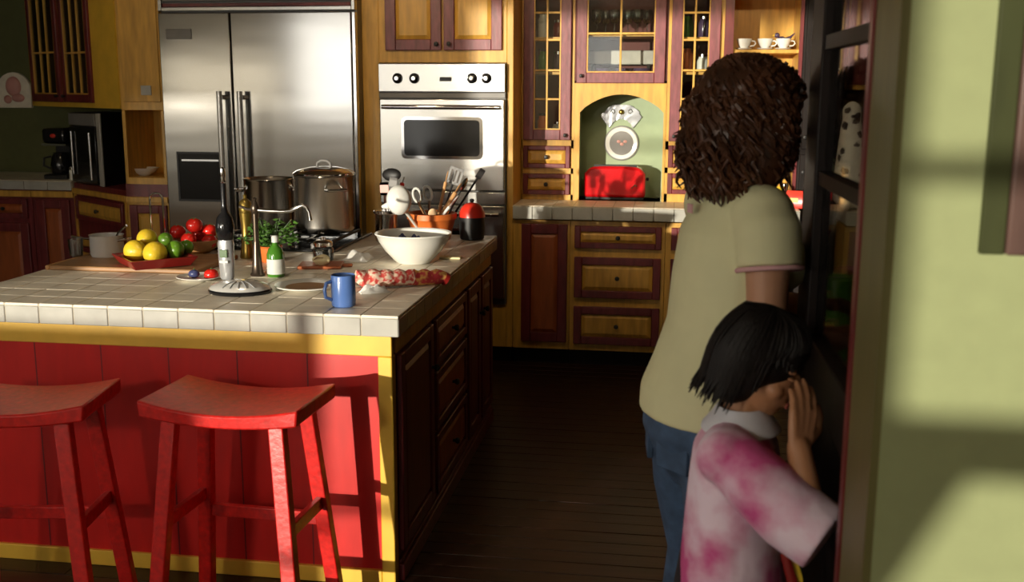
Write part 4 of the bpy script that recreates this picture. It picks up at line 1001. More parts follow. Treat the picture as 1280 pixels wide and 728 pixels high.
obj('flesh', MB().sphere((0,0,0.019), (0.036,0.026,0.020), 18, 10, shape=lambda v: v*(1+0.12*math.sin(3*v.x+2*v.y)) if v.z > -0.6 else Vector((v.x,v.y,-0.95))), 'potato', t, world=False)
obj('peel_strip', MB().tube([(-0.03,-0.015,0.016),(-0.01,-0.022,0.03),(0.015,-0.02,0.031)], [0.003,0.006,0.003], 6, flat=0.4), 'board_wood', t, world=False)
c = on(384, 361); c.z = ZT
t = thing('serving_plate', 'round white rimmed plate lying near the blue mug', 'plate', c)
obj('plate', MB().lathe([(0.06,0),(0.065,0.003),(0.112,0.012),(0.114,0.016),(0.110,0.017),(0.075,0.008),(0.001,0.007)], (0,0,0), 40), 'white_china', t, world=False)
obj('tinted_well', MB().lathe([(0.076,0.0084),(0.001,0.0078)], (0,0,0), 36), 'board_wood', t, world=False)
c = on(425, 386); c = Vector((c.x, c.y+0.040, ZT))
t = thing('coffee_mug', 'blue ceramic mug near the front edge of the worktop', 'mug', c)
Hm = 0.104
obj('cup', MB().lathe([(0.034,0),(0.0385,0.004),(0.040,0.02),(0.040,Hm-0.004),(0.0385,Hm),(0.0365,Hm-0.003),(0.036,0.01),(0.001,0.007)], (0,0,0), 36), 'mug_blue', t, world=False)
obj('handle', MB().tube([(-0.031,-0.024,0.084),(-0.042,-0.044,0.082),(-0.046,-0.052,0.06),(-0.044,-0.048,0.036),(-0.031,-0.024,0.024)], [0.006,0.0055,0.006,0.0055,0.006], 10), 'mug_blue', t, world=False)
obj('coffee', MB().lathe([(0.0362,Hm-0.02),(0.001,Hm-0.02)], (0,0,0), 28), 'dark_wood', t, world=False)
# quilted red patterned oven mitt, rolled
m = mat('mitt_print', (0.60, 0.06, 0.05), 0.8, scale=70, bump=0.3, col2=(0.82, 0.62, 0.48), detail=1.5, ramp=(0.42, 0.58))
m2 = mat('mitt_cuff', (0.55, 0.04, 0.05), 0.8, scale=50, bump=0.3, col2=(0.80, 0.45, 0.12), detail=1.0, ramp=(0.45, 0.6))
a = on(442, 364); b = on(557, 356); a.y += 0.045; b.y += 0.02
n = 26; pts = []; rr = []
for i in range(n+1):
    u = i/n; p = a.lerp(b, u); rad = (0.044-0.012*u)*(0.93+0.07*math.sin(i*1.7)); e = min(u, 1-u)
    if e < 0.04: rad *= 0.6+10*e
    p.z = ZT+rad*0.82; pts.append(p); rr.append(rad)
t = thing('oven_mitt', 'rolled red patterned quilted oven mitt before the white bowl', 'oven mitt', (a.lerp(b, 0.5).x, a.lerp(b, 0.5).y, ZT))
obj('padding', MB().tube(pts[:17], rr[:17], 18, flat=0.82), m, t, bevel=0)
obj('cuff', MB().tube(pts[16:], [x*1.03 for x in rr[16:]], 18, flat=0.82), m2, t)
obj('binding', MB().tube([pts[-2], pts[-1]], [rr[-2]*1.1, rr[-2]*1.08], 18, flat=0.82), 'tray_red', t)
def crumple(name, label, cat, c, w, d, h, seed, m='white_cloth', ang=0.0):
    rn = random.Random(seed); n = 16; vs = []; fs = []
    ca, sa = math.cos(ang), math.sin(ang)
    for j in range(n+1):
        for i in range(n+1):
            u = -1+2*i/n; v = -1+2*j/n; nz = noise.noise(Vector((u*1.7+seed, v*1.7, seed*0.7)))
            e = max(0, 1-max(abs(u), abs(v))**3)
            x = u*w*(1+0.15*noise.noise(Vector((u*2, v*2, seed+5)))); y = v*d*(1+0.15*noise.noise(Vector((u*2, v*2, seed+9))))
            vs.append((c.x+x*ca-y*sa, c.y+x*sa+y*ca, c.z+0.003+e*h*max(0, 0.5+nz)))
    k = (n+1)*(n+1); vs += [(x, y, c.z) for x, y, z in vs]
    for j in range(n):
        for i in range(n):
            q_ = j*(n+1)+i; fs.append((q_, q_+1, q_+n+2, q_+n+1)); fs.append((k+q_, k+q_+n+1, k+q_+n+2, k+q_+1))
    bd_ = [i for i in range(n+1)]+[j*(n+1)+n for j in range(1, n+1)]+[n*(n+1)+i for i in range(n-1, -1, -1)]+[j*(n+1) for j in range(n-1, 0, -1)]
    for q_ in range(len(bd_)): a_, b_ = bd_[q_], bd_[(q_+1) % len(bd_)]; fs.append((a_, k+a_, k+b_, b_))
    return one(name, MB().add(vs, fs), m, label, cat)
c = on(468, 366); c.z = ZT
crumple('napkin', 'crumpled white napkin tucked before the patterned mitt', 'napkin', c, 0.050, 0.022, 0.030, 3, ang=0.5)
c = on(447, 325); c.z = ZT
crumple('dish_towel', 'crumpled pale dish towel behind the patterned mitt', 'towel', c, 0.055, 0.06, 0.035, 8)
c = on(571, 324); c = Vector((-0.075, c.y, ZT))
one('butter_slab', MB().box(c.x-0.045, c.x+0.045, c.y-0.02, c.y+0.02, ZT, ZT+0.010), 'potato', 'thin pale slab of butter on tiles right of the white bowl', 'butter', bevel=0.003)

# white mixing bowl
c = Vector((ony(517, 320, 1.03).x, 1.03, ZT)); R = 0.155
t = thing('mixing_bowl', 'large white mixing bowl at the sunlit edge of the worktop', 'bowl', c)
obj('bowl', MB().lathe([(0.066,0),(0.070,0.004),(0.078,0.010),(0.115,0.05),(0.14,0.088),(0.150,0.112),(0.157,0.118),(0.155,0.123),(0.146,0.119),(0.135,0.09),(0.11,0.055),(0.07,0.018),(0.001,0.012)], (0,0,0), 48), 'white_china', t, world=False)
for k in range(5):
    p = Vector((-0.075+0.02*k+random.uniform(-.01,.01), 0.04+random.uniform(-.02,.03), 0.066+0.006*(k % 2)))
    one('fig', MB().lathe([(0.001,0),(0.014,0.006),(0.017,0.016),(0.010,0.030),(0.004,0.038),(0.001,0.039)], c+p, 14), 'plum_blue', 'small dark fig inside the white mixing bowl', 'fig', 'figs in the mixing bowl')

# terracotta crock and its utensils
c = Vector((ony(540, 290, 1.70).x, 1.70, ZT)); R = 0.112
t = thing('utensil_crock', 'orange terracotta crock full of kitchen utensils', 'crock', c)
obj('pot', MB().lathe([(0.082,0),(0.086,0.004),(0.10,0.06),(0.110,0.095),(0.117,0.10),(0.117,0.125),(0.110,0.127),(0.100,0.115),(0.09,0.06),(0.07,0.012),(0.001,0.012)], (0,0,0), 40), 'terracotta', t, world=False)
def utensil(name, label, px, py, Y, build, base=(0,0), cat='utensil', group='utensils in the crock'):
    tip = ony(px, py, Y); b0 = c+Vector((base[0], base[1], 0.014))
    t = thing(name, label, cat, b0, 0, group); d = (tip-b0); build(t, d); return t
def spoon_b(mh, mhd, r=0.006, hr=0.022, hl=0.035):
    def f(t, d):
        u = d.normalized(); L = d.length
        obj('handle', MB().tube([u*0.0, u*(L-hl*1.6)], [r*0.8, r], 8), mh, t, world=False)
        q = u.to_track_quat('Z', 'Y').to_matrix()
        obj('head', MB().sphere(u*(L-hl*0.8), (hr, hr*0.35, hl), 14, 10, rot=q), mhd, t, world=False)
    return f
utensil('wooden_spoon', 'slim wooden spoon standing upright in the crock', 560, 215, 1.74, spoon_b('spoon_wood', 'spoon_wood', 0.008, 0.011, 0.03), (0.0, 0.03))
utensil('wooden_spoon', 'thick wooden spoon leaning towards the red domed lid', 576, 230, 1.68, spoon_b('spoon_wood', 'spoon_wood', 0.010, 0.012, 0.03), (-0.02, 0.0))
utensil('wooden_spoon', 'pale wooden spoon with an egg-shaped head', 541, 262, 1.62, spoon_b('pale_wood', 'pale_wood', 0.006, 0.021, 0.026), (0.0, -0.02))
utensil('wooden_spoon', 'dark wooden paddle beside the white ladle', 522, 252, 1.68, spoon_b('board_wood', 'board_wood', 0.007, 0.016, 0.05), (0.02, 0.0))
utensil('rubber_scraper', 'white handled scraper leaning to the black pot side', 572, 246, 1.64, spoon_b('white_china', 'white_china', 0.007, 0.010, 0.04), (-0.03, -0.02))
def flat_b(mh, mhd, w=0.03, L2=0.07, slots=3):
    def f(t, d):
        u = d.normalized(); L = d.length; s_ = u.cross(Vector((0,1,0))).normalized(); n_ = s_.cross(u)
        obj('handle', MB().tube([u*0.0, u*(L-L2)], 0.005, 8), mh, t, world=False)
        M_ = Matrix(((s_.x,n_.x,u.x,0),(s_.y,n_.y,u.y,0),(s_.z,n_.z,u.z,0),(0,0,0,1)))
        mb = MB(M_); x0 = -w; ww = 2*w/(2*slots+1); z0, z1 = L-L2, L
        for k in range(slots+1): mb.box(-w+2*k*ww, -w+(2*k+1)*ww, -0.0015, 0.0015, z0, z1)
        mb.box(-w, w, -0.0015, 0.0015, z0, z0+0.012).box(-w, w, -0.0015, 0.0015, z1-0.012, z1)
        obj('blade', mb, mhd, t, world=False)
    return f
utensil('slotted_spatula', 'grey steel slotted spatula behind the wooden spoons', 572, 210, 1.78, flat_b('black_matte', 'grey_plastic', 0.034, 0.08), (0.01, 0.05))
utensil('spatula', 'dark wooden spatula at the back of the crock', 604, 212, 1.80, flat_b('dark_wood', 'dark_wood', 0.014, 0.05, 0), (0.03, 0.05))
utensil('whisk', 'steel skimmer with a round grey head among the spoons', 583, 224, 1.74, spoon_b('black_matte', 'steel', 0.005, 0.035, 0.035), (0.02, 0.04))
def ladle_b(t, d):
    u = d.normalized(); L = d.length
    obj('handle', MB().tube([u*0.0, u*(L*0.55), u*(L-0.03)], [0.007,0.008,0.010], 10), 'white_china', t, world=False)
    q = Vector((0.25,-0.9,0.3)).normalized().to_track_quat('Z', 'Y').to_matrix()
    obj('scoop', MB(Matrix.Translation(d+Vector((-0.008,0,0.02))) @ q.to_4x4()).lathe([(0.060,0.0),(0.062,0.004),(0.058,0.022),(0.040,0.040),(0.001,0.048)], (0,0,0), 30, 0.92, 1.1), 'white_china', t, world=False)
    obj('pouring_lip', MB().tube([d+Vector((-0.055,-0.01,-0.004)), d+Vector((-0.085,-0.012,-0.010))], [0.018,0.006], 10), 'white_china', t, world=False)
utensil('ladle', 'big white ladle tilting out of the crock', 501, 256, 1.49, ladle_b, (-0.03, -0.03))
def scissor_b(t, d):
    u = d.normalized(); s_ = u.cross(Vector((0,1,0))).normalized(); L = d.length
    for k in (-1, 1):
        cen = d+s_*k*0.026
        pts = [cen+s_*0.019*math.cos(a)+u*0.034*math.sin(a) for a in [2*math.pi*i/14 for i in range(15)]]
        obj('finger_loop', MB().tube(pts, 0.006, 8), 'white_china' if k > 0 else 'label_paper', t, world=False)
        obj('blade', MB().tube([cen-u*0.034, d*0.45+s_*k*0.004, s_*k*-0.006], [0.006,0.006,0.002], 6), 'steel', t, world=False)
utensil('kitchen_scissors', 'kitchen scissors with white finger loops upside down in the crock', 528, 243, 1.70, scissor_b, (0.0, 0.02))

# black pot with red dome lid; glass jar with tools; black pan lid
c2 = Vector((ony(590, 280, 1.74).x, 1.74, ZT)); c2.x = min(c2.x, -0.085)
t = thing('casserole', 'small black pot with a bright red domed lid beside the crock', 'pot', c2)
R = 0.060
obj('body', MB().lathe([(0.05,0),(0.056,0.005),(R,0.04),(R,0.105),(0.001,0.105)], (0,0,0), 30), 'black_matte', t, world=False)
l = obj('lid', MB().lathe([(0.062,0.106),(0.060,0.125),(0.05,0.15),(0.032,0.168),(0.001,0.175)], (0,0,0), 30), 'red_plastic', t, world=False)
obj('lid_knob', MB().lathe([(0.006,0.172),(0.012,0.182),(0.009,0.19),(0.001,0.192)], (0,0,0), 16), 'black_matte', l, world=False)
c3 = Vector((ony(483, 270, 1.60).x, 1.60, ZT))
t = thing('glass_canister', 'clear glass canister of tools left of the white ladle', 'canister', c3)
obj('jar', MB().lathe([(0.045,0),(0.052,0.005),(0.053,0.13),(0.056,0.14),(0.052,0.14),(0.048,0.13),(0.047,0.01),(0.001,0.008)], (0,0,0), 30), 'vessel_glass', t, world=False)
obj('rim', MB().lathe([(0.055,0.128),(0.059,0.132),(0.059,0.142),(0.055,0.146)], (0,0,0), 30), 'chrome', t, world=False)
def tool(name, label, px, py, Y, f):
    tip = ony(px, py, Y); b0 = c3+Vector((0,0,0.012)); t = thing(name, label, 'utensil', b0, 0, 'tools in the glass canister'); f(t, tip-b0)
tool('spatula', 'pinkish silicone spatula in the glass canister', 480, 228, 1.60, flat_b('chrome', 'pink_plastic', 0.020, 0.06, 0))
tool('spatula', 'grey translucent spatula in the glass canister', 492, 222, 1.58, flat_b('chrome', 'grey_plastic', 0.018, 0.055, 0))
tool('baster', 'tool with a red grip and silver cap in the glass canister', 505, 222, 1.64, spoon_b('red_plastic', 'chrome', 0.011, 0.010, 0.016))
tool('skimmer', 'dark round skimmer standing behind the spatulas', 490, 212, 1.66, spoon_b('black_matte', 'black_matte', 0.005, 0.05, 0.03))

# ================================================================== NICHE AND HUTCH CONTENTS
ta, tb, tz0, tz1 = rect(730, 208, 807, 247, YH+0.08)
t = thing('toaster', 'glossy red rounded toaster in the green niche', 'toaster', ((ta+tb)/2, YH+0.15, ZB+0.0045))
w2 = (tb-ta)/2; hh = tz1-ZB-0.004
P = []
for i in range(13):
    u = -1+2*i/12; P.append((u*w2*0.985, hh-0.016*abs(u)**3-(0.03 if abs(u) > 0.99 else 0)))
prof = [(-w2, 0.012), (w2, 0.012)]+list(reversed(P))
obj('body', MB(Matrix.Rotation(0, 4, 'Z')).prism(prof, -0.085, 0.085), 'red_enamel', t, world=False, bevel=0.018)
obj('base', MB().box(-w2+0.01, w2-0.01, -0.075, 0.075, 0.0, 0.012), 'black_matte', t, world=False)
for k in (-1, 1): obj('slot', MB().box(-w2*0.7, w2*0.7, k*0.03-0.012, k*0.03+0.012, hh-0.003, hh+0.0025), 'black_matte', t, world=False)
obj('lever', MB().box(w2, w2+0.018, -0.015, 0.015, hh*0.55, hh*0.55+0.02), 'black_gloss', t, world=False, bevel=0.003)
obj('badge', MB().tube([(w2*0.55,-0.0855,hh*0.35),(w2*0.66,-0.0865,hh*0.45),(w2*0.72,-0.0865,hh*0.40)], 0.004, 6), 'chrome', t, world=False)
YN = YH+0.30
c = ony(777, 179, YN)
t = thing('decorative_plate', 'round white plate with a painted floral centre hung in the niche', 'plate', (c.x, YN-0.001, c.z))
Rp = Matrix.Rotation(math.pi/2, 4, 'X')
obj('plate', MB(Rp).lathe([(0.10,0.0),(0.103,0.006),(0.098,0.016),(0.085,0.014),(0.070,0.008),(0.001,0.008)], (0,0,0), 40), 'white_china', t, world=False)
obj('rim_line', MB(Rp).lathe([(0.106,0.001),(0.109,0.006),(0.106,0.010),(0.102,0.010)], (0,0,0), 40), 'grey_plastic', t, world=False)
m = mat('floral', (0.62, 0.58, 0.48), 0.4, scale=28, col2=(0.16, 0.20, 0.05), ramp=(0.48, 0.58), detail=1)
obj('painted_centre', MB(Rp).lathe([(0.066,0.0086),(0.001,0.010)], (0,0,0), 32), m, t, world=False)
for k in range(3): obj('painted_flower', MB(Rp).sphere((-0.018+0.02*k, 0.01-0.016*(k % 2), 0.011), (0.012,0.010,0.002), 10, 6), 'pink_plastic', t, world=False)
c = ony(777, 140, YN)
t = thing('relief_plaque', 'silvery embossed fan-shaped plaque under the niche arch', 'wall ornament', (c.x, YN-0.001, c.z)); t.scale = (0.62, 1.0, 0.85)
mb = MB(); n = 18
vs = []; fs = []
for j in range(7):
    for i in range(n+1):
        a = math.radians(215-250*i/n-0)
        a = math.radians(150-120*i/n); r0 = 0.135+0.10*j/6
        x = math.cos(a)*r0*(1.0+0.05*math.sin(i*2.1)); z = math.sin(a)*r0-0.185+0.03*(j/6)*abs(math.cos(a))*1.2
        vs.append((x, -0.006-0.010*abs(math.sin(i*1.9+j*1.3)), z))
for j in range(6):
    for i in range(n): q_ = j*(n+1)+i; fs.append((q_, q_+1, q_+n+2, q_+n+1))
k = len(vs); vs += [(x, 0.0, z) for x, y, z in vs]
for j in range(6):
    for i in range(n): q_ = k+j*(n+1)+i; fs.append((q_, q_+n+1, q_+n+2, q_+1))
bd_ = list(range(n+1))+[j*(n+1)+n for j in range(1, 7)]+[6*(n+1)+i for i in range(n-1, -1, -1)]+[j*(n+1) for j in range(5, 0, -1)]
for q_ in range(len(bd_)): a_, b_ = bd_[q_], bd_[(q_+1) % len(bd_)]; fs.append((a_, k+a_, k+b_, b_))
obj('fan', mb.add(vs, fs), 'silver_plastic', t, world=False)
obj('rosette', MB().sphere((0,-0.012,0.0), (0.030,0.014,0.020), 16, 10), 'brass', t, world=False)
for sx in (-1, 1):
    obj('scroll', MB().tube([(sx*(0.085+0.024*math.cos(q*0.6)*(1-q/14)), -0.016, 0.0+0.024*math.sin(q*0.6)*(1-q/14)) for q in range(12)], 0.005, 6), 'silver_plastic', t, world=False)

# glasses, crockery and jars behind the panes
def wineglass(px, Y, zbase, k):
    p = ony(px, 30, Y); t = thing('wine_glass', 'stemmed wine glass in a row behind the hutch panes', 'glass', (p.x, Y, zbase), 0, 'wine glasses in the hutch')
    obj('bowl', MB().lathe([(0.004,0.06),(0.020,0.068),(0.032,0.09),(0.034,0.12),(0.029,0.145),(0.027,0.145),(0.031,0.118),(0.028,0.09),(0.016,0.072)], (0,0,0), 20), 'vessel_glass', t, world=False)
    obj('stem', MB().lathe([(0.03,0),(0.028,0.003),(0.005,0.008),(0.004,0.06)], (0,0,0), 16), 'vessel_glass', t, world=False)
zsh = hz(42)
for k, px in enumerate((746, 757, 768, 785, 797, 809)): wineglass(px, YH+0.10+0.07*(k % 2), zsh+0.0004, k)
zc0 = cz0-0.002+0.0155
p = ony(776, 80, YH+0.24)
t = thing('serving_platter', 'long pale platter propped upright behind the hutch glass', 'platter', (p.x, YH+0.24, zc0))
obj('dish', MB().box(-0.20, 0.20, 0, 0.015, 0.10, 0.185), 'tile_cream', t, world=False, bevel=0.006)
obj('stand', MB().box(-0.18, -0.16, -0.02, 0.03, 0, 0.102).box(0.16, 0.18, -0.02, 0.03, 0, 0.102), 'dark_wood', t, world=False)
for k, px in enumerate((752, 780, 803)):
    p = ony(px, 85, YH+0.12)
    t = thing('bowl', ('dark plum bowl at the knob side behind the hutch glass', 'dark plum bowl in the middle behind the hutch glass', 'dark plum bowl at the hinge side behind the hutch glass')[k], 'bowl', (p.x, YH+0.12, zc0), 0, 'dark bowls in the hutch')
    obj('bowl', MB().lathe([(0.025,0),(0.028,0.004),(0.05,0.04),(0.056,0.075),(0.052,0.075),(0.045,0.04),(0.001,0.01)], (0,0,0), 24), 'navy_china', t, world=False)
    obj('foot_ring', MB().lathe([(0.029,0.0),(0.031,0.006),(0.028,0.008)], (0,0,0), 20), 'white_china', t, world=False)
jar_mats = ('terracotta', 'label_paper', 'bottle_green', 'navy_china', 'white_china', 'tray_red', 'grey_plastic', 'pale_wood')
jl = ('terracotta jar', 'white paper-labelled jar', 'green jar', 'dark navy jar', 'white china jar', 'red jar', 'grey jar', 'pale wooden jar')
kk = 0
for (cab, cx_, nm) in ((gl, (xa+xb)/2, 'left narrow glazed cabinet beside the oven'), (gr, (ra+rb)/2, 'narrow glazed cabinet behind the woman')):
    for sh, zz in enumerate((dzb+0.0005, hz(90,690 if cab is gl else 870)+0.0005, hz(46,690 if cab is gl else 870)+0.0005)):
        for dx in (-0.05, 0.045):
            m_ = kk % 8; kk += 1
            nm2 = 'beside the oven' if cab is gl else 'behind the woman'
            t = thing('storage_jar', '%s on the %s shelf of the narrow cabinet %s' % (jl[m_], ('bottom', 'middle', 'upper')[sh], nm2), 'jar', (cx_+dx, YH+0.14+0.03*(kk % 2), zz), 0, 'jars in the hutch')
            h = (0.11, 0.14, 0.09, 0.125)[kk % 4]; r = 0.034
            obj('jar', MB().lathe([(r*0.9,0),(r,0.005),(r,h*0.75),(r*0.75,h*0.9),(r*0.75,h)], (0,0,0), 20), jar_mats[m_], t, world=False)
            obj('lid', MB().lathe([(r*0.8,h),(r*0.8,h+0.014),(0.001,h+0.016)], (0,0,0), 20), ('chrome', 'dark_wood')[kk % 2], t, world=False)

# right end of the back counter: packets, spotted figure, bin
ZC2 = ZB+0.0045
p = ony(968, 243, 3.12); 
t = thing('snack_packet', 'bright yellow packet on the counter behind the woman', 'packet', (p.x, 3.10, ZC2), 0.3)
obj('pouch', MB().add([(-0.05,-0.02,0),(0.05,-0.02,0),(0.05,0.02,0),(-0.05,0.02,0),(-0.055,-0.03,0.05),(0.055,-0.03,0.05),(0.055,0.03,0.05),(-0.055,0.03,0.05),(-0.05,-0.002,0.12),(0.05,-0.002,0.12),(0.05,0.002,0.12),(-0.05,0.002,0.12)],
    [(3,2,1,0),(0,1,5,4),(1,2,6,5),(2,3,7,6),(3,0,4,7),(4,5,9,8),(5,6,10,9),(6,7,11,10),(7,4,8,11),(8,9,10,11)]), 'yellow_pack', t, world=False, bevel=0.004)
obj('print', MB().box(-0.03, 0.03, -0.033, -0.029, 0.035, 0.065), 'red_plastic', t, world=False)
t = thing('snack_packet', 'red packet leaning beside the yellow one on the counter', 'packet', (p.x+0.11, 3.08, ZC2), -0.3)
obj('pouch', MB().add([(-0.05,-0.02,0),(0.05,-0.02,0),(0.05,0.02,0),(-0.05,0.02,0),(-0.052,-0.028,0.05),(0.052,-0.028,0.05),(0.052,0.028,0.05),(-0.052,0.028,0.05),(-0.045,-0.002,0.10),(0.045,-0.002,0.10),(0.045,0.002,0.10),(-0.045,0.002,0.10)],
    [(3,2,1,0),(0,1,5,4),(1,2,6,5),(2,3,7,6),(3,0,4,7),(4,5,9,8),(5,6,10,9),(6,7,11,10),(7,4,8,11),(8,9,10,11)]), 'red_plastic', t, world=False, bevel=0.004)
obj('print', MB().box(-0.025, 0.025, -0.031, -0.027, 0.035, 0.06), 'yellow_pack', t, world=False)
p = ony(981, 225, 3.22)
one('salt_cellar', MB().lathe([(0.03,0),(0.033,0.004),(0.028,0.06),(0.02,0.10),(0.024,0.115),(0.02,0.13),(0.001,0.135)], (p.x, 3.22, ZC2), 20), 'chrome', 'silver cellar behind the snack packets', 'cellar')

# dalmatian spotted figure
def spots_mat():
    m = bpy.data.materials.new('dalmatian'); m.use_nodes = True; nt = m.node_tree; N = nt.nodes; L = nt.links; b = N['Principled BSDF']
    tc = N.new('ShaderNodeTexCoord'); v = N.new('ShaderNodeTexVoronoi'); v.inputs['Scale'].default_value = 15.0; v.inputs['Randomness'].default_value = 0.75
    ns = N.new('ShaderNodeTexNoise'); ns.inputs['Scale'].default_value = 22.0
    ad = N.new('ShaderNodeMixRGB'); ad.blend_type = 'ADD'; ad.inputs[0].default_value = 0.03
    L.new(tc.outputs['Object'], ad.inputs[1]); L.new(ns.outputs['Color'], ad.inputs[2]); L.new(ad.outputs[0], v.inputs['Vector'])
    rp = N.new('ShaderNodeValToRGB'); rp.color_ramp.elements[0].position = 0.30; rp.color_ramp.elements[0].color = (0.01,0.01,0.01,1); rp.color_ramp.elements[1].position = 0.36; rp.color_ramp.elements[1].color = (0.82,0.80,0.74,1)
    L.new(v.outputs['Distance'], rp.inputs['Fac']); L.new(rp.outputs[0], b.inputs['Base Color']); b.inputs['Roughness'].default_value = 0.5
    MATS['dalmatian'] = m
spots_mat()
def remesh(name, mb, voxel, smooth_it=6, m=None, parent=None, kind=None):
    """fuse overlapping closed shapes into one continuous smooth surface"""
    me = bpy.data.meshes.new(name+'_src'); me.from_pydata([tuple(v) for v in mb.v], [], mb.f)
    bm = bmesh.new(); bm.from_mesh(me); bmesh.ops.recalc_face_normals(bm, faces=bm.faces); bm.to_mesh(me); bm.free()
    o = bpy.data.objects.new(name+'_src', me); COL.objects.link(o)
    r = o.modifiers.new('r', 'REMESH'); r.mode = 'VOXEL'; r.voxel_size = voxel
    if smooth_it: s_ = o.modifiers.new('s', 'SMOOTH'); s_.factor = 0.5; s_.iterations = smooth_it
    dg = bpy.context.evaluated_depsgraph_get(); ev = o.evaluated_get(dg)
    m2_ = bpy.data.meshes.new_from_object(ev, depsgraph=dg); m2_.name = name
    bpy.data.objects.remove(o); bpy.data.meshes.remove(me)
    m2_.polygons.foreach_set('use_smooth', [True]*len(m2_.polygons)); m2_.materials.clear(); m2_.materials.append(MATS[m] if isinstance(m, str) else m)
    ob = bpy.data.objects.new(name, m2_); COL.objects.link(ob)
    if parent is not None: ob.parent = parent
    return ob
YD = 3.08
p0 = ony(1062, 225, YD); top = ony(1062, 126, YD).z
hD = top-ZC2
t = thing('spotted_dog_figure', 'tall white dalmatian spotted dog figure seen through the glazed door', 'figurine', (p0.x, YD, ZC2))
mb = MB()
mb.capsule((0.0,0,0.10),(-0.01,0,hD-0.085),0.10,0.052).sphere((0.075,0,0.12),(0.12,0.10,0.125)).sphere((-0.012,-0.01,hD-0.075),(0.056,0.06,0.075)).capsule((0.10,0.0,0.2),(0.13,0.0,0.30),0.07,0.045)
mb.capsule((-0.03,-0.08,0.03),(-0.03,-0.13,0.025),0.03,0.026).capsule((0.06,-0.08,0.03),(0.06,-0.13,0.025),0.03,0.026)
remesh('body', mb, 0.012, 8, 'dalmatian', t)
obj('nose', MB().sphere((-0.012,-0.072,hD-0.085),(0.013,0.010,0.010)), 'black_gloss', t, world=False)
for sx in (-1, 1): obj('ear', MB().sphere((-0.012+sx*0.058,0.0,hD-0.09),(0.014,0.028,0.048)), 'black_matte', t, world=False)
p = ony(1046, 380, 2.5)
t = thing('waste_bin', 'green plastic bin on the floor seen through the glazed door', 'bin', (p.x, 2.5, 0.0))
hb = ony(1046, 347, 2.5).z
obj('tub', MB().lathe([(0.085,0),(0.09,0.01),(0.115,hb-0.02),(0.122,hb-0.02),(0.122,hb),(0.112,hb),(0.085,0.015),(0.001,0.012)], (0,0,0), 30), 'bottle_green', t, world=False)
obj('handle', MB().tube([(-0.118,0,hb-0.03),(-0.10,-0.07,hb+0.01),(0,-0.12,hb+0.02),(0.10,-0.07,hb+0.01),(0.118,0,hb-0.03)], 0.004, 6), 'chrome', t, world=False)

# ================================================================== RIGHT FOREGROUND
# half glazed dark door standing open against the jamb
HG = Vector((XJ+0.010, YW2+0.02, 0)); FE = Vector((1.122, -0.68, 0))
ud = (FE-HG).normalized(); TDo = face(HG, ud); LD = (FE-HG).length
# outward normal of this face points to +x side; the leaf is built between d = -0.0 and 0.04
dr = struct('door_1', MB(TDo).box(0, 0.05, 0, 0.04, 0.02, 2.1).box(LD-0.15, LD, 0, 0.04, 0.02, 2.1).box(0.05, LD-0.15, 0, 0.04, 1.98, 2.1).box(0.05, LD-0.15, 0, 0.04, 0.98, 1.10).box(0.05, LD-0.15, 0, 0.04, 0.02, 0.22), 'dark_wood', bevel=0.004)
obj('panel', MB(TDo).box(0.05, LD-0.15, 0.012, 0.028, 0.22, 0.98), 'dark_wood', dr)
zm = [ony(1070, 237, -1.1).z, ony(1070, 45, -1.1).z]
for z in zm: obj('muntin', MB(TDo).box(0.05, LD-0.15, 0.006, 0.034, z-0.014, z+0.014), 'dark_wood', dr)
zz = [1.10]+zm+[1.98]
for j in range(3): obj('pane', MB(TDo).box(0.05, LD-0.15, 0.018, 0.022, zz[j], zz[j+1]), 'clear_glass', dr)
hd = obj('door_handle', MB(TDo).tube([(LD-0.055,0.04,1.03),(LD-0.055,0.075,1.03),(LD-0.16,0.08,1.03)], [0.012,0.010,0.008], 10), 'brass', dr)

# framed casing on the green wall
x0 = ony(1228, 315, YW).x; x1 = ony(1259, 315, YW).x; zb_ = ony(1250, 317, YW).z
xt0 = ony(1228, 150, YW).x; xt1 = ony(1259, 150, YW).x
x0 = (x0+xt0)/2; x1 = (x1+xt1)/2
wf = thing('picture_frame', 'brown framed picture with an olive outer moulding on the pale green wall', 'picture frame', ((x0+1.75)/2, YW-0.01, zb_))
obj('outer_moulding', MB().box(x0, x1, YW-0.014, YW-0.001, zb_, 2.2).box(1.71, 1.742, YW-0.014, YW-0.001, zb_, 2.2).box(x1, 1.71, YW-0.014, YW-0.001, 2.165, 2.2), 'frame_olive_shaded', wf, bevel=0.002)
obj('inner_frame', MB().box(x1, x1+0.05, YW-0.022, YW-0.001, zb_, 2.165).box(1.66, 1.71, YW-0.022, YW-0.001, zb_, 2.165).box(x1+0.05, 1.66, YW-0.022, YW-0.001, zb_, zb_+0.05).box(x1+0.05, 1.66, YW-0.022, YW-0.001, 2.115, 2.165), 'frame_brown', wf, bevel=0.004)
obj('canvas', MB().box(x1+0.05, 1.66, YW-0.012, YW-0.004, zb_+0.05, 2.115), 'frame_olive_shaded', wf)

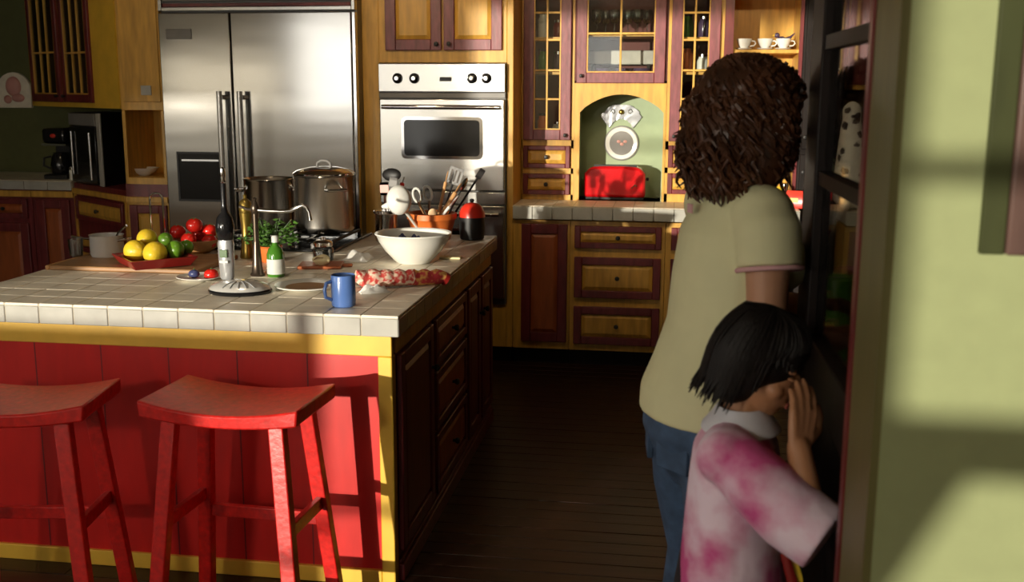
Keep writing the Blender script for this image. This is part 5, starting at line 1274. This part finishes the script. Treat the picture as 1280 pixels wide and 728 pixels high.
# ================================================================== PEOPLE
mat('skin', (0.48, 0.25, 0.15), 0.5, var=0.06, scale=20)
mat('skin_tan', (0.42, 0.20, 0.10), 0.5, var=0.06, scale=20)
mat('lips', (0.36, 0.10, 0.08), 0.4, var=0.08, scale=20)
mat('eye_white', (0.75, 0.72, 0.68), 0.2, var=0.03, scale=20)
mat('eye_dark', (0.02, 0.012, 0.008), 0.15, var=0.2, scale=20)
mat('hair_auburn', (0.070, 0.026, 0.011), 0.42, var=0.5, scale=14, bump=0.2)
mat('hair_black', (0.007, 0.005, 0.0045), 0.55, spec=0.25, var=0.4, scale=30, stretch=(8,8,1), bump=0.25)
mat('tee_sage', (0.70, 0.69, 0.42), 0.9, var=0.08, scale=5, bump=0.25, bscale=9)
mat('trim_pink', (0.66, 0.38, 0.40), 0.85, var=0.08, scale=30)
mat('denim', (0.045, 0.085, 0.16), 0.85, var=0.3, scale=26, bump=0.2)
mat('tie_dye', (0.86, 0.70, 0.84), 0.9, scale=8, col2=(0.60, 0.09, 0.28), ramp=(0.42, 0.64), detail=4, bump=0.7, bscale=16)
mat('collar_white', (0.62, 0.62, 0.68), 0.9, var=0.06, scale=30)
mat('dark_cloth', (0.016, 0.014, 0.018), 0.9, var=0.3, scale=20)
mat('shoe_leather', (0.06, 0.03, 0.02), 0.5, var=0.2, scale=20)

def loft(mb, rings, n=28):
    """rings of (cx, cy, z, rx, ry), closed at both ends"""
    vs = []; fs = []
    for (cx, cy, z, rx, ry) in rings:
        for k in range(n):
            a = 2*math.pi*k/n; vs.append((cx+rx*math.cos(a), cy+ry*math.sin(a), z))
    for i in range(len(rings)-1):
        for k in range(n): k2 = (k+1) % n; fs.append((i*n+k, i*n+k2, (i+1)*n+k2, (i+1)*n+k))
    fs.append(tuple(reversed(range(n)))); fs.append(tuple(range((len(rings)-1)*n, len(rings)*n)))
    return mb.add(vs, fs)
def hand(mb, wrist, d, nrm, k=1.0, curl=0.35, side=1):
    """palm, four unequal bent fingers and a thumb leaving the side of the palm; nrm = the way the palm faces"""
    d = Vector(d).normalized(); n_ = Vector(nrm); n_ = (n_-d*n_.dot(d)).normalized(); s_ = d.cross(n_)*side
    w = Vector(wrist)
    ln = (0.066, 0.076, 0.070, 0.054); off = (0.030, 0.010, -0.010, -0.029); pl = (0.085, 0.090, 0.086, 0.078)
    for i in range(4):
        kn = w+(d*pl[i]+s_*off[i])*k
        mb.capsule(w+s_*off[i]*0.55*k, kn, 0.013*k, 0.0115*k, 10)
        p = kn; dd = d.copy(); ang = curl
        for j, fr in enumerate((0.45, 0.32, 0.23)):
            dd = (d*math.cos(ang)+n_*math.sin(ang)).normalized(); q = p+dd*ln[i]*fr*k
            mb.capsule(p, q, (0.0098-0.0009*j)*k, (0.0090-0.0011*j)*k, 10); p = q; ang += curl*0.9
    b = w+(d*0.022+s_*0.022)*k; t1 = b+(d*0.030+s_*0.034+n_*0.010)*k; t2 = t1+(d*0.032+s_*0.010+n_*0.010)*k; t3 = t2+(d*0.024-s_*0.002+n_*0.008)*k
    mb.capsule(b, t1, 0.015*k, 0.0115*k, 10).capsule(t1, t2, 0.0112*k, 0.010*k, 10).capsule(t2, t3, 0.010*k, 0.008*k, 10)
    return mb
def head_shape(mb, T, k=1.0):
    """skull, jaw, nose, brow, ears in head coordinates (face to +y, origin at the head's middle)"""
    o = MB(T)
    o.sphere((0,-0.012*k,0.022*k), (0.073*k,0.088*k,0.085*k), 24, 16)
    o.sphere((0,0.022*k,-0.030*k), (0.058*k,0.066*k,0.078*k), 24, 16)
    o.sphere((0,0.050*k,-0.078*k), (0.028*k,0.026*k,0.022*k), 16, 10)
    o.capsule((0,0.083*k,0.008*k), (0,0.100*k,-0.026*k), 0.008*k, 0.0125*k, 12)
    o.sphere((0,0.086*k,-0.028*k), (0.017*k,0.012*k,0.009*k), 12, 8)
    o.sphere((0,0.080*k,-0.056*k), (0.022*k,0.010*k,0.010*k), 12, 8)
    for sx in (-1, 1):
        o.sphere((sx*0.030*k,0.068*k,0.026*k), (0.024*k,0.014*k,0.008*k), 12, 8)
        o.sphere((sx*0.040*k,0.052*k,-0.028*k), (0.020*k,0.020*k,0.020*k), 12, 8)
        o.sphere((sx*0.074*k,-0.008*k,-0.008*k), (0.009*k,0.018*k,0.030*k), 12, 8)
    mb.v_off = len(mb.v); mb.add(o.v, o.f)
def face_bits(parent, T, k, closed=False):
    for sx in (-1, 1):
        e = obj('eye', MB(T).sphere((sx*0.030*k,0.074*k,0.008*k), (0.0125*k,0.010*k,0.0085*k if not closed else 0.004*k), 14, 10), 'skin_tan' if closed else 'eye_white', parent, world=False)
        obj('iris', MB(T).sphere((sx*0.030*k,0.0825*k,0.008*k), (0.0058*k,0.003*k,0.0058*k if not closed else 0.003*k), 12, 8), 'eye_dark', e, world=False)
        obj('eyebrow', MB(T).tube([(sx*0.014*k,0.083*k,0.024*k),(sx*0.030*k,0.082*k,0.029*k),(sx*0.046*k,0.070*k,0.025*k)], [0.003*k,0.0035*k,0.002*k], 6), 'hair_black', parent, world=False)
    obj('mouth', MB(T).sphere((0,0.0885*k,-0.054*k), (0.021*k,0.005*k,0.0045*k), 14, 8).sphere((0,0.0875*k,-0.061*k), (0.018*k,0.005*k,0.005*k), 14, 8), 'lips', parent, world=False)

# ---- woman, seen from behind, turned towards the right
ANG = math.radians(-66)
wo = thing('person', 'woman in sage green tee and blue jeans with curly auburn hair, back turned', 'person', (0.948, -0.70, 0.0), ANG)
mb = MB()
loft(mb, [(0,-0.03,0.80,0.13,0.11),(0,-0.035,0.90,0.165,0.118),(0,-0.02,0.98,0.155,0.108),(0,0.0,1.08,0.130,0.092),(0,0.018,1.20,0.145,0.102),(0,0.03,1.30,0.150,0.100),(0,0.035,1.37,0.120,0.075),(0,0.035,1.41,0.06,0.055)])
mb.capsule((-0.125,0.03,1.352),(0.125,0.03,1.352),0.056,0.056)
for sx in (-1, 1): mb.sphere((sx*0.068,0.105,1.235),(0.066,0.055,0.06))
mb.capsule((0,0.03,1.37),(0,0.055,1.48),0.056,0.050)
TW = Matrix.Translation((0,0.072,1.565)) @ Matrix.Rotation(math.radians(-8), 4, 'X')
head_shape(mb, TW, 1.06)
for sx in (-1, 1):
    mb.capsule((sx*0.085,-0.02,0.84),(sx*0.09,0.01,0.49),0.092,0.058).capsule((sx*0.09,0.01,0.49),(sx*0.092,-0.02,0.30),0.055,0.055).capsule((sx*0.092,-0.02,0.30),(sx*0.095,-0.03,0.08),0.055,0.038)
    mb.capsule((sx*0.095,-0.05,0.045),(sx*0.105,0.10,0.032),0.036,0.028)
    el = Vector((sx*0.185,0.020,1.085)); wr = Vector((sx*0.12,0.225,1.06))
    if sx < 0: el = Vector((-0.165,0.10,1.10)); wr = Vector((-0.09,0.27,1.10))
    mb.capsule((sx*0.152,0.025,1.345),el,0.052,0.041).capsule(el,wr,0.040,0.027)
    hand(mb, wr, (-sx*0.35,0.9,0.05), (-sx*0.3,0.0,-1), 1.0, 0.4, sx)
wb = remesh('body', mb, 0.0055, 5, 'skin', wo)
face_bits(wb, TW, 1.06)
# tee: torso and short sleeves in one cloth
mb = MB()
loft(mb, [(0,-0.035,0.875,0.188,0.140),(0,-0.035,0.93,0.186,0.138),(0,-0.018,1.00,0.172,0.126),(0,0.0,1.09,0.156,0.114),(0,0.018,1.20,0.164,0.122),(0,0.03,1.30,0.166,0.116),(0,0.034,1.36,0.145,0.090),(0,0.036,1.405,0.092,0.072),(0,0.038,1.425,0.068,0.062)])
mb.capsule((-0.13,0.03,1.352),(0.13,0.03,1.352),0.066,0.066)
for sx in (-1, 1):
    mb.sphere((sx*0.068,0.108,1.235),(0.074,0.062,0.068))
    mb.tube([(sx*0.11,0.03,1.36),(sx*0.155,0.026,1.32),(0.172,0.024,1.245)] if sx > 0 else [(-0.10,0.035,1.355),(-0.145,0.05,1.31),(-0.155,0.075,1.24)],[0.068,0.072,0.070] if sx > 0 else [0.06,0.062,0.062],20)
tee = remesh('tee_shirt', mb, 0.0065, 6, 'tee_sage', wb)
for sx in (-1, 1):
    c = Vector((0.173,0.024,1.240)) if sx > 0 else Vector((-0.156,0.077,1.236)); u = (Vector((0.22,-0.02,-0.97)) if sx > 0 else Vector((-0.14,0.33,-0.93))).normalized(); a_ = u.orthogonal().normalized(); b_ = u.cross(a_)
    obj('sleeve_trim', MB().tube([c+(a_*math.cos(q)+b_*math.sin(q))*(0.068 if sx > 0 else 0.060) for q in [2*math.pi*i/24 for i in range(25)]], 0.0055, 8), 'trim_pink', tee, world=False)
obj('collar', MB().tube([(0.066*math.cos(q),0.040+0.060*math.sin(q),1.428-0.012*math.sin(q)) for q in [2*math.pi*i/24 for i in range(25)]], 0.006, 8), 'tee_sage', tee, world=False)
obj('neck_tag', MB().box(-0.012,0.012,-0.086,-0.083,1.345,1.365), 'trim_pink', tee, world=False)
# jeans
mb = MB()
loft(mb, [(0,-0.02,0.70,0.085,0.070),(0,-0.03,0.76,0.140,0.108),(0,-0.04,0.84,0.172,0.128),(0,-0.035,0.93,0.170,0.122),(0,-0.025,0.985,0.158,0.112)])
for sx in (-1, 1):
    mb.tube([(sx*0.082,-0.025,0.86),(sx*0.088,-0.01,0.68),(sx*0.092,0.01,0.49),(sx*0.094,-0.018,0.28),(sx*0.096,-0.03,0.075)],[0.102,0.098,0.074,0.068,0.062],22)
jn = remesh('jeans', mb, 0.0065, 6, 'denim', wb)
for sx in (-1, 1):
    obj('back_pocket', MB(Matrix.Translation((sx*0.070,-0.140,0.82)) @ Matrix.Rotation(sx*0.35, 4, 'Z')).box(-0.05,0.05,-0.004,0.01,-0.055,0.05), 'denim', jn, world=False, bevel=0.003)
    obj('shoe', MB().capsule((sx*0.096,-0.065,0.042),(sx*0.106,0.12,0.036),0.041,0.035).box(sx*0.1-0.036,sx*0.1+0.036,-0.10,0.15,0.0,0.018), 'shoe_leather', wb, world=False)
# curly hair: soft volume plus ringlets
mb = MB()
mb.sphere((0,0.042,1.590),(0.108,0.118,0.105),24,16).sphere((0,0.005,1.52),(0.118,0.105,0.10),24,16).sphere((0,-0.005,1.455),(0.104,0.075,0.065),24,16)
for sx in (-1, 1): mb.sphere((sx*0.085,0.04,1.48),(0.042,0.062,0.10),16,12).sphere((sx*0.078,0.080,1.555),(0.034,0.042,0.095),16,12)
mb.sphere((0,0.095,1.645),(0.08,0.045,0.04),16,12)
hv = remesh('hair', mb, 0.010, 8, 'hair_auburn', wb)
rn = random.Random(11); rg = MB()
for k in range(620):
    a = rn.uniform(0, 6.283); u = rn.random(); ez = math.cos(u*1.75)
    rr_ = math.sin(min(u*1.75, 1.57))
    p = Vector((math.cos(a)*rr_*0.106, 0.042+math.sin(a)*rr_*0.114, 1.590+ez*0.105))
    if math.sin(a) > 0.80 and p.z < 1.63: continue
    L = min(rn.uniform(0.09, 0.20), p.z-1.385); n = 13; ph = rn.uniform(0, 6.28); hr = rn.uniform(0.006, 0.013); pitch = rn.uniform(30, 48)
    out = Vector((math.cos(a), math.sin(a), 0)); pts = []
    for i in range(n):
        f = i/(n-1); z = p.z-L*f
        # stay on the outside of the volume
        w_ = 0.108 if z > 1.52 else 0.118-0.10*max(0, 1.44-z)
        ext = max(math.hypot(p.x, p.y-0.03), min(0.128, w_*(0.80+0.28*f)))
        if z > 1.6: ext = math.hypot(p.x, p.y-0.03)+0.03*f
        c = Vector((out.x*ext, 0.03*(1-0.5*f)+out.y*ext*(0.95 if out.y < 0 else 1.12), z))
        pts.append(c+Vector((math.cos(ph+f*L*pitch*3)*hr, math.sin(ph+f*L*pitch*3)*hr, 0)))
    rg.tube(pts, [0.0055]*(n-2)+[0.004, 0.001], 5)
for k in range(190):
    a = rn.uniform(math.pi*0.92, math.pi*2.08); z0 = rn.uniform(1.45, 1.56); L = z0-rn.uniform(1.365, 1.40); n = 12; ph = rn.uniform(0, 6.28); hr = rn.uniform(0.006, 0.012); e0 = rn.uniform(0.085, 0.122)
    pts = [Vector((math.cos(a)*(e0-0.012*i/11)+math.cos(ph+i*0.9)*hr, 0.015+math.sin(a)*(e0-0.012*i/11)*0.85+math.sin(ph+i*0.9)*hr, z0-L*i/11)) for i in range(n)]
    rg.tube(pts, [0.005]*(n-2)+[0.0035, 0.001], 5)
obj('ringlets', rg, 'hair_auburn', hv, world=False)

# ---- child, one hand held over the face
AC = math.radians(-104)
ch = thing('person', 'child with black bob in pink tie-dye shirt covering the face with one hand', 'person', (0.966, -1.15, 0.0), AC)
TC = Matrix.Translation((-0.005,0.038,1.108)) @ Matrix.Rotation(math.radians(-20), 4, 'X')
k = 0.86
TCH = TC @ Matrix.Diagonal((0.84, 0.82, 0.86, 1.0))
mb = MB()
loft(mb, [(0,-0.01,0.60,0.105,0.085),(0,-0.015,0.70,0.112,0.085),(0,-0.005,0.80,0.098,0.074),(0,0.0,0.90,0.108,0.076),(0,0.0,0.97,0.096,0.062),(0,0.0,1.005,0.05,0.045)])
mb.capsule((-0.09,0.0,0.962),(0.09,0.0,0.962),0.042,0.042).capsule((0,0.0,0.98),(0,0.028,1.07),0.040,0.038)
head_shape(mb, TC, k)
for sx in (-1, 1):
    mb.capsule((sx*0.06,-0.01,0.62),(sx*0.065,0.01,0.34),0.066,0.044).capsule((sx*0.065,0.01,0.34),(sx*0.066,-0.01,0.07),0.044,0.030).capsule((sx*0.066,-0.025,0.035),(sx*0.075,0.08,0.026),0.028,0.022)
# right arm raised: shoulder - elbow - wrist, palm on the face
SH, EL, WR = Vector((0.115,0.005,0.958)), Vector((0.150,0.165,0.868)), Vector((0.088,0.128,0.985))
mb.capsule(SH, EL, 0.036, 0.030).capsule(EL, WR, 0.030, 0.022)
hand(mb, WR, (-0.42,0.02,0.90), (-0.72,-0.70,0.0), 0.80, 0.22, -1)
# left arm hanging
S2, E2, W2 = Vector((-0.12,0.0,0.958)), Vector((-0.155,0.0,0.765)), Vector((-0.15,0.06,0.60))
mb.capsule(S2, E2, 0.036, 0.029).capsule(E2, W2, 0.029, 0.021)
hand(mb, W2, (0,0.2,-1), (1,0,0), 0.80, 0.3, -1)
cbod = remesh('body', mb, 0.0036, 4, 'skin_tan', ch)
face_bits(cbod, TC, k, True)
# loose tie-dye shirt with wide sleeves
mb = MB()
loft(mb, [(0,0.004,0.665,0.140,0.104),(0,0.004,0.72,0.136,0.100),(0,0.002,0.82,0.128,0.092),(0,0.002,0.90,0.126,0.086),(0,0.0,0.955,0.118,0.078),(0,0.002,0.99,0.07,0.058),(0,0.004,1.004,0.055,0.05)])
mb.capsule((-0.105,0.0,0.956),(0.105,0.0,0.956),0.054,0.054)
ea = EL+Vector((0.004,0.012,-0.008))
mb.tube([(0.085,0.0,0.958), SH.lerp(EL,0.35), SH.lerp(EL,0.75)+Vector((0,0,-0.010)), ea+Vector((0,0.012,-0.012))],[0.054,0.062,0.066,0.064],20)
mb.tube([(-0.085,0.0,0.958), S2.lerp(E2,0.5), E2.lerp(S2,0.05)],[0.052,0.058,0.062],20)
sh = remesh('tie_dye_shirt', mb, 0.0052, 5, 'tie_dye', cbod)
obj('collar', MB().lathe([(0.078,0.982),(0.082,0.980),(0.080,0.988),(0.062,1.008),(0.050,1.026),(0.046,1.025),(0.055,1.004)], (0,0.008,0.002), 28, 1.0, 0.92), 'collar_white', sh, world=False)
obj('ribbon', MB().tube([(0.05,0.115,0.78),(0.055,0.135,0.72),(0.05,0.14,0.66)], [0.008,0.010,0.008], 8, flat=0.4), 'yellow_pack', sh, world=False)
obj('ribbon', MB().tube([(0.065,0.11,0.77),(0.07,0.13,0.71),(0.068,0.132,0.655)], [0.008,0.010,0.008], 8, flat=0.4), 'tray_red', sh, world=False)
mb = MB()
loft(mb, [(0,-0.01,0.56,0.115,0.09),(0,-0.012,0.66,0.122,0.096),(0,-0.01,0.74,0.11,0.086)])
for sx in (-1, 1): mb.tube([(sx*0.06,-0.01,0.62),(sx*0.064,0.005,0.36),(sx*0.066,-0.008,0.09)],[0.073,0.056,0.050],18)
remesh('trousers', mb, 0.007, 5, 'dark_cloth', cbod)
for sx in (-1, 1): obj('shoe', MB().capsule((sx*0.066,-0.035,0.034),(sx*0.075,0.09,0.030),0.033,0.029).box(sx*0.07-0.028,sx*0.07+0.028,-0.06,0.115,0.0,0.014), 'tray_red', cbod, world=False)
# black bob: cap with fringe, longer at the nape, ends flicked out
o = MB(TCH)
o.sphere((0,-0.018,0.035), (0.094,0.104,0.092), 24, 16).sphere((0,-0.040,-0.025), (0.092,0.078,0.085), 24, 16)
o.sphere((0,0.045,0.058), (0.072,0.050,0.040), 20, 12)
for sx in (-1, 1): o.sphere((sx*0.074,-0.015,0.010), (0.022,0.045,0.062), 16, 12)
hb_ = remesh('hair', o, 0.008, 8, 'hair_black', cbod)
rn = random.Random(5); rg = MB(TCH)
for q in range(330):
    a = rn.uniform(0, 6.283); r0 = math.sqrt(rn.random())
    top = Vector((math.cos(a)*0.050*r0, -0.018+math.sin(a)*0.055*r0, 0.035+0.094*math.sqrt(max(0.05, 1-0.3*r0*r0))))
    sa = math.sin(a)
    zend = rn.uniform(0.022, 0.042) if sa > 0.45 else (rn.uniform(-0.045, -0.01) if sa > 0.05 else rn.uniform(-0.118, -0.075))
    pts = []; n = 9
    for i in range(n):
        f = i/(n-1); ang = f*1.5
        z = top.z+(zend-top.z)*f**1.25
        ex = 0.5+0.5*math.sin(min(1.57, f*2.4)); tuck = 1.0-(0.10*max(0, f-0.6)/0.4)
        fl = 0.016*max(0, f-0.85)/0.15 if rn.random() < 2 and (q % 4 == 0) else 0
        R1 = (0.098+fl)*ex*tuck; R2 = (0.106+fl)*ex*tuck
        pts.append((math.cos(a)*R1, -0.020+math.sin(a)*R2, z))
    pts[0] = top
    rg.tube(pts, [0.004]*(n-2)+[0.003, 0.0008], 5)
obj('hair_strands', rg, 'hair_black', hb_, world=False)
